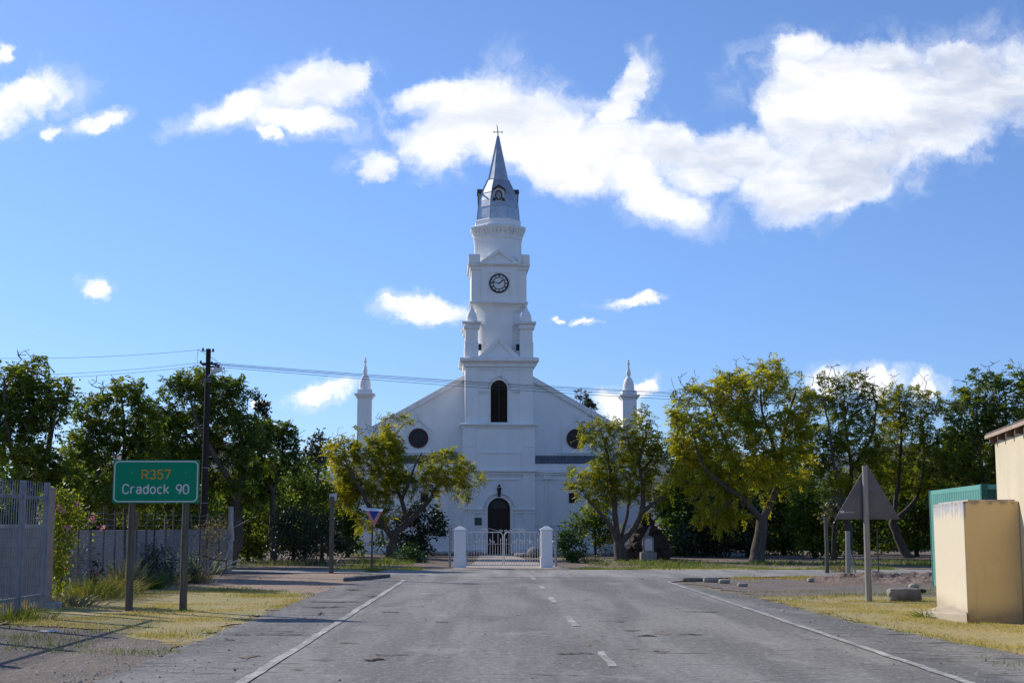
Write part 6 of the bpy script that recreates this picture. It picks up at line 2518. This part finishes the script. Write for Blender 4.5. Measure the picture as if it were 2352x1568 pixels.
# dark trees behind the left fence closing the yard
for (lab, px, Y, lobes, off) in (
    ('shaded shrub behind the low plastered wall, left of the green sign poles', 200, 45, [(170, 1130, 70, 60), (230, 1160, 60, 50), (140, 1180, 50, 50)], .0),
    ('shaded shrub behind the wire fence, between the green sign and the utility pole', 400, 52, [(400, 1150, 70, 60), (350, 1180, 60, 50), (460, 1180, 60, 55), (430, 1230, 70, 40), (380, 1215, 60, 40)], -.05),
):
    tree('shrub', lab, atY(px, Y), Y, lobes, [(0, [(px, 1290), (px, 1200)], .10, .07)], leaf='oval', mat=L_DARK, n=360, nf=3, K=11, leafl=.15, leafw=.045, spread=.16, clump=1.2, dmin=.22, bark=M_BARKD, tintoff=off, depth=.75, cat='shrub')

# --- bushes and garden plants
b = foot(938, 1291)
bush('bush', 'low round bright green bush at the foot of the spreading tree', b, [(938, 1275, 32, 18), (920, 1280, 22, 12), (958, 1281, 22, 12)], b.y, L_BUSH, n=130, k=26, leafl=.12, leafw=.035, tintoff=-.1)
b = foot(1310, 1291)
bush('bush', 'dense glossy round bush beside the gate pillar', b, [(1310, 1255, 30, 34), (1300, 1240, 20, 24), (1322, 1265, 22, 26), (1295, 1272, 18, 20)], b.y, L_BUSH, n=170, k=28, leafl=.12, leafw=.04, tintoff=-.15)
b = foot(1368, 1279)
tree('small_tree', 'small dark-leaved tree with a single stem before the church wall', b, b.y, [(1350, 1190, 30, 26), (1375, 1180, 30, 30), (1390, 1215, 32, 24), (1345, 1220, 30, 20), (1370, 1235, 40, 16), (1315, 1200, 22, 16)],
     [(0, [(1367, 1255), (1366, 1215)], .08, .06), (1, [(1366, 1225), (1340, 1200, .2)], .04, .02), (1, [(1366, 1215), (1380, 1180, -.2)], .04, .02)],
     leaf='oval', mat=L_DARK, n=190, nf=3, K=9, leafl=.18, leafw=.055, spread=.16, clump=1.0, dmin=.26, bark=M_BARKD, r0=.08, tintoff=.05)
b = foot(1396, 1277)
bush('bush', 'dry grey-brown bush between the small dark tree and the forking trunks', b, [(1396, 1262, 16, 12), (1388, 1266, 12, 9), (1405, 1266, 10, 9)], b.y, L_DRY, n=70, k=16, leafl=.10, leafw=.02, dmin=.14)
b = foot(1350, 1290)
bush('ground_cover', 'low grey-green ground cover at the kerb beside the round bush', b, [(1350, 1285, 24, 6), (1370, 1287, 20, 5)], b.y, L_GREY, n=70, k=14, leafl=.09, leafw=.03, dmin=.14, cat='plant')

# pink-flowering shrub at the brick pier
b = foot(140, 1386)
root, A = bush('flowering_shrub', 'tall climbing shrub with pink blossoms beside the brick pier', b, [(140, 1150, 28, 26), (165, 1165, 30, 22), (128, 1200, 26, 40), (150, 1190, 28, 30), (128, 1270, 22, 50), (130, 1330, 20, 50), (185, 1195, 18, 16), (145, 1245, 18, 40)],
               b.y, L_DARK, n=330, k=24, leafl=.085, leafw=.026, spread=.10, clump=1.0, dmin=.13, tintoff=.35, droop=.4)
fl = []
for (px, py) in ((217 * 1.0, 1185), (216, 1196), (180, 1157), (158, 1209), (233, 1211), (140, 1165), (150, 1172), (202, 1215), (132, 1150), (222, 1190), (160, 1214), (178, 1162)):
    fl.append(np.array(At(px * .985, py, b.y - .35)) - np.array(b))
fl = np.array(fl)
fl = fl[:7]
p = np.repeat(fl, 12, 0) + rng.normal(0, .03, (len(fl) * 12, 3))
V, Fc = diamonds(p, norm(rng.normal(0, 1, p.shape)), norm(rng.normal(0, 1, p.shape)), np.full(len(p), .07), np.full(len(p), .022))
raw_mesh('blossoms', V, Fc, L_PINK, root, rng.random(len(p)))

garden = [
    ('garden_shrub', 'dark green rose bush with red flowers behind the mesh fence', (195, 1345), [(190, 1290, 34, 26), (220, 1285, 22, 26), (175, 1310, 24, 24), (205, 1320, 30, 20)], L_CON, .2, 1.6, 34.0),
    ('garden_shrub', 'blue-green garden shrub behind the mesh fence between the sign poles', (365, 1335), [(355, 1280, 18, 30), (375, 1290, 24, 30), (340, 1300, 20, 24), (385, 1310, 18, 20)], L_BLUE, .2, 1.2, 38.5),
    ('garden_shrub', 'tall thin grey-green plant against the plastered wall', (340, 1325), [(342, 1265, 9, 16), (345, 1285, 12, 18)], L_GREY, .0, 1.2, 40.0),
    ('garden_shrub', 'small leafy green shrub by the right pole of the green sign', (443, 1330), [(443, 1295, 16, 16), (440, 1312, 16, 12)], L_BUSH, .2, 1.2, 41.0),
    ('dry_bush', 'tangled grey dry brush against the fence end post', (505, 1318), [(505, 1230, 16, 50), (485, 1240, 24, 45), (515, 1280, 12, 30), (460, 1250, 26, 40)], L_DRY, .05, 1.2, 47.0),
]
for nm, lab, (px, py), lobes, mt_, off, sp_, Y in garden:
    b = atY(px, Y)
    dry = mt_ is L_DRY
    root, A = bush(nm, lab, b, lobes, Y, mt_, n=150, k=10 if dry else 20, leafl=.09, leafw=.012 if dry else .026, spread=.12, clump=1.1, dmin=.13, tintoff=off, cat='shrub', bark=M_TWIG if dry else None)
    if 'rose' in lab:
        sel = A[np.argsort(A[:, 1])][:40]
        sel = sel[rng.permutation(len(sel))[:7]]
        p = np.repeat(sel, 10, 0) + rng.normal(0, .03, (70, 3)) - np.array([0, .12, 0])
        V, Fc = diamonds(p, norm(rng.normal(0, 1, p.shape)), norm(rng.normal(0, 1, p.shape)), np.full(70, .06), np.full(70, .022))
        raw_mesh('blossoms', V, Fc, L_RED, root, rng.random(70))


def tuft(name, label, base, n, h, spread, mat, w=.008, lean=.5, cat='plant', tint=.5):
    root_p = rng.normal(0, spread, (n, 2))
    d = norm(np.concatenate([root_p / (spread + 1e-6) * lean * .5 + rng.normal(0, .25 * lean, (n, 2)), np.ones((n, 1))], 1))
    hh = h * rng.uniform(.55, 1.1, n)
    s = norm(np.cross(d, rng.normal(0, 1, (n, 3)))) * w
    p0 = np.concatenate([root_p, np.full((n, 1), -.02)], 1)
    p1 = p0 + d * (hh * .6)[:, None]
    out = np.concatenate([root_p / (spread + 1e-6), np.zeros((n, 1))], 1) * (hh * .16 * lean)[:, None]
    p2 = p0 + d * hh[:, None] + out - np.array([0, 0, .05]) * hh[:, None]
    V = np.stack([p0 - s, p0 + s, p1 + s * .8, p1 - s * .8, p2 + s * .15, p2 - s * .15], 1)
    o = np.arange(n)[:, None] * 6
    Fc = np.concatenate([o + np.array([0, 1, 2, 3]), o + np.array([3, 2, 4, 5])])
    tt = np.clip(rng.normal(tint, .2, n), 0, 1)
    ob = raw_mesh(name, V.reshape(-1, 3), Fc, mat, None, np.concatenate([tt, tt]))
    ob.location = base
    return tag(ob, label, cat)


tuft('tall_grass', 'tall yellow-green grass clump at the foot of the mesh fence, the one nearest the flowering shrub', G(200, 1376), 420, .62, .30, M_GRASS2, .007, .9, tint=.35)
tuft('tall_grass', 'tall yellow-green grass clump at the foot of the mesh fence, middle of three', G(236, 1368), 420, .60, .30, M_GRASS2, .007, .8, tint=.3)
tuft('tall_grass', 'straw-coloured grass clump beside the left pole of the green sign', G(268, 1362), 260, .5, .24, M_GRASS, .007, .7, tint=.4)
tuft('weed', 'tall pale flowering weed beside the left pole of the green sign', G(288, 1360), 160, .95, .14, L_GREY, .014, .4, tint=.7)
tuft('weed', 'bright green weed between the poles of the green sign', G(346, 1352), 110, .62, .16, L_BUSH, .016, .7, tint=.8)
tuft('weed', 'dry brown weed between the poles of the green sign', G(375, 1344), 130, .40, .25, L_DRY, .010, .9)
tuft('weed', 'silvery low plant beside the fence corner post', G(158, 1390), 180, .34, .25, L_GREY, .012, 1.3, tint=.9)
tuft('weed', 'green weed clump right of the dry brown weed', G(398, 1340), 130, .42, .2, M_GRASS2, .012, .8, tint=.7)
tuft('weed', 'dry pinkish weed beside the right pole of the green sign', G(452, 1338), 130, .6, .18, L_DRY, .010, .6)
tuft('aloe', 'pale spiky aloe behind the end of the wire fence', G(482, 1318), 46, 1.0, .12, L_PALE, .05, 1.8, tint=.6)
tuft('weed', 'small grass clump round the foot of the yield sign', G(853.5, 1312.5) + Vector((0, -.1, 0)), 110, .26, .14, M_GRASS2, .010, 1.2, tint=.5)
tuft('weed', 'green grass clump at the corner of the doorstep slab', G(2136, 1417), 130, .20, .12, M_GRASS2, .008, 1.0, tint=.8)
tuft('weed', 'brown dry weed behind the strainer post', G(1932, 1314), 100, .38, .16, L_DRY, .012, .8)
tuft('weed', 'dry grass clump at the right pole of the green sign', G(420, 1404) + Vector((.1, -.02, 0)), 60, .11, .10, M_GRASS2, .006, 1.2, tint=.8)
tuft('tall_grass', 'long grass against the palisade fence', G(30, 1418), 380, .26, .35, M_GRASS2, .007, .9, tint=.5)
_t = tuft('grass', None, G(860, 1292), 420, .32, .6, M_GRASS2, .012, .7, tint=.65, cat=None)
_t['kind'] = 'stuff'
_t = tuft('grass', None, G(690, 1296), 420, .38, 1.1, L_GREY, .014, .8, tint=.15, cat=None)
_t['kind'] = 'stuff'

# dark far wood closing the view between the trunks, beyond the churchyard on both sides
n = 5200
side = rng.choice([-1, 1], n)
X = side * rng.uniform(13, 62, n)
P = np.stack([X, rng.uniform(92, 108, n) + np.abs(X) * .1, rng.random(n) ** 1.2], 1)
top = 4.6 + 1.3 * np.sin(P[:, 0] * .45) + .8 * np.sin(P[:, 0] * 1.3 + 1)
P[:, 2] = .25 + P[:, 2] * top
k = 16
p = np.repeat(P, k, 0) + rng.normal(0, .5, (n * k, 3))
p[:, 2] = np.maximum(p[:, 2], .05)
V, Fc = diamonds(p, norm(rng.normal(0, 1, p.shape)), norm(rng.normal(0, 1, p.shape) + np.array([0, 0, .5])), .6 * rng.uniform(.7, 1.3, len(p)), np.full(len(p), .17))
tag(raw_mesh('far_wood', V, Fc, L_DARK, None, np.clip(rng.normal(.3, .2, len(p)), 0, 1)), kind='stuff')

# fallen leaves on the verges
n = 420
xy = np.concatenate([np.stack([rng.uniform(-9, -4.4, 200), rng.uniform(18, 48, 200)], 1), np.stack([rng.uniform(5.5, 11, 160), rng.uniform(17, 45, 160)], 1), np.stack([rng.uniform(-4, 5, 60), rng.uniform(16, 44, 60)], 1)])
a_ = rng.uniform(0, 6.28, n)
d_ = np.stack([np.cos(a_), np.sin(a_), rng.uniform(0, .5, n)], 1)
V, Fc = diamonds(np.concatenate([xy, np.full((n, 1), .022)], 1), norm(d_), norm(rng.normal(0, .4, (n, 3)) + np.array([0, 0, 1.0])), rng.uniform(.03, .08, n), rng.uniform(.012, .028, n))
V[:, 2] = np.maximum(V[:, 2], .02)
L_FALL = leaf_mat('fallen_leaf', (.16, .10, .05), (.32, .17, .06), (.48, .22, .07), .2, .7)
tag(raw_mesh('fallen_leaves', V, Fc, L_FALL, None, rng.random(n)), kind='stuff')
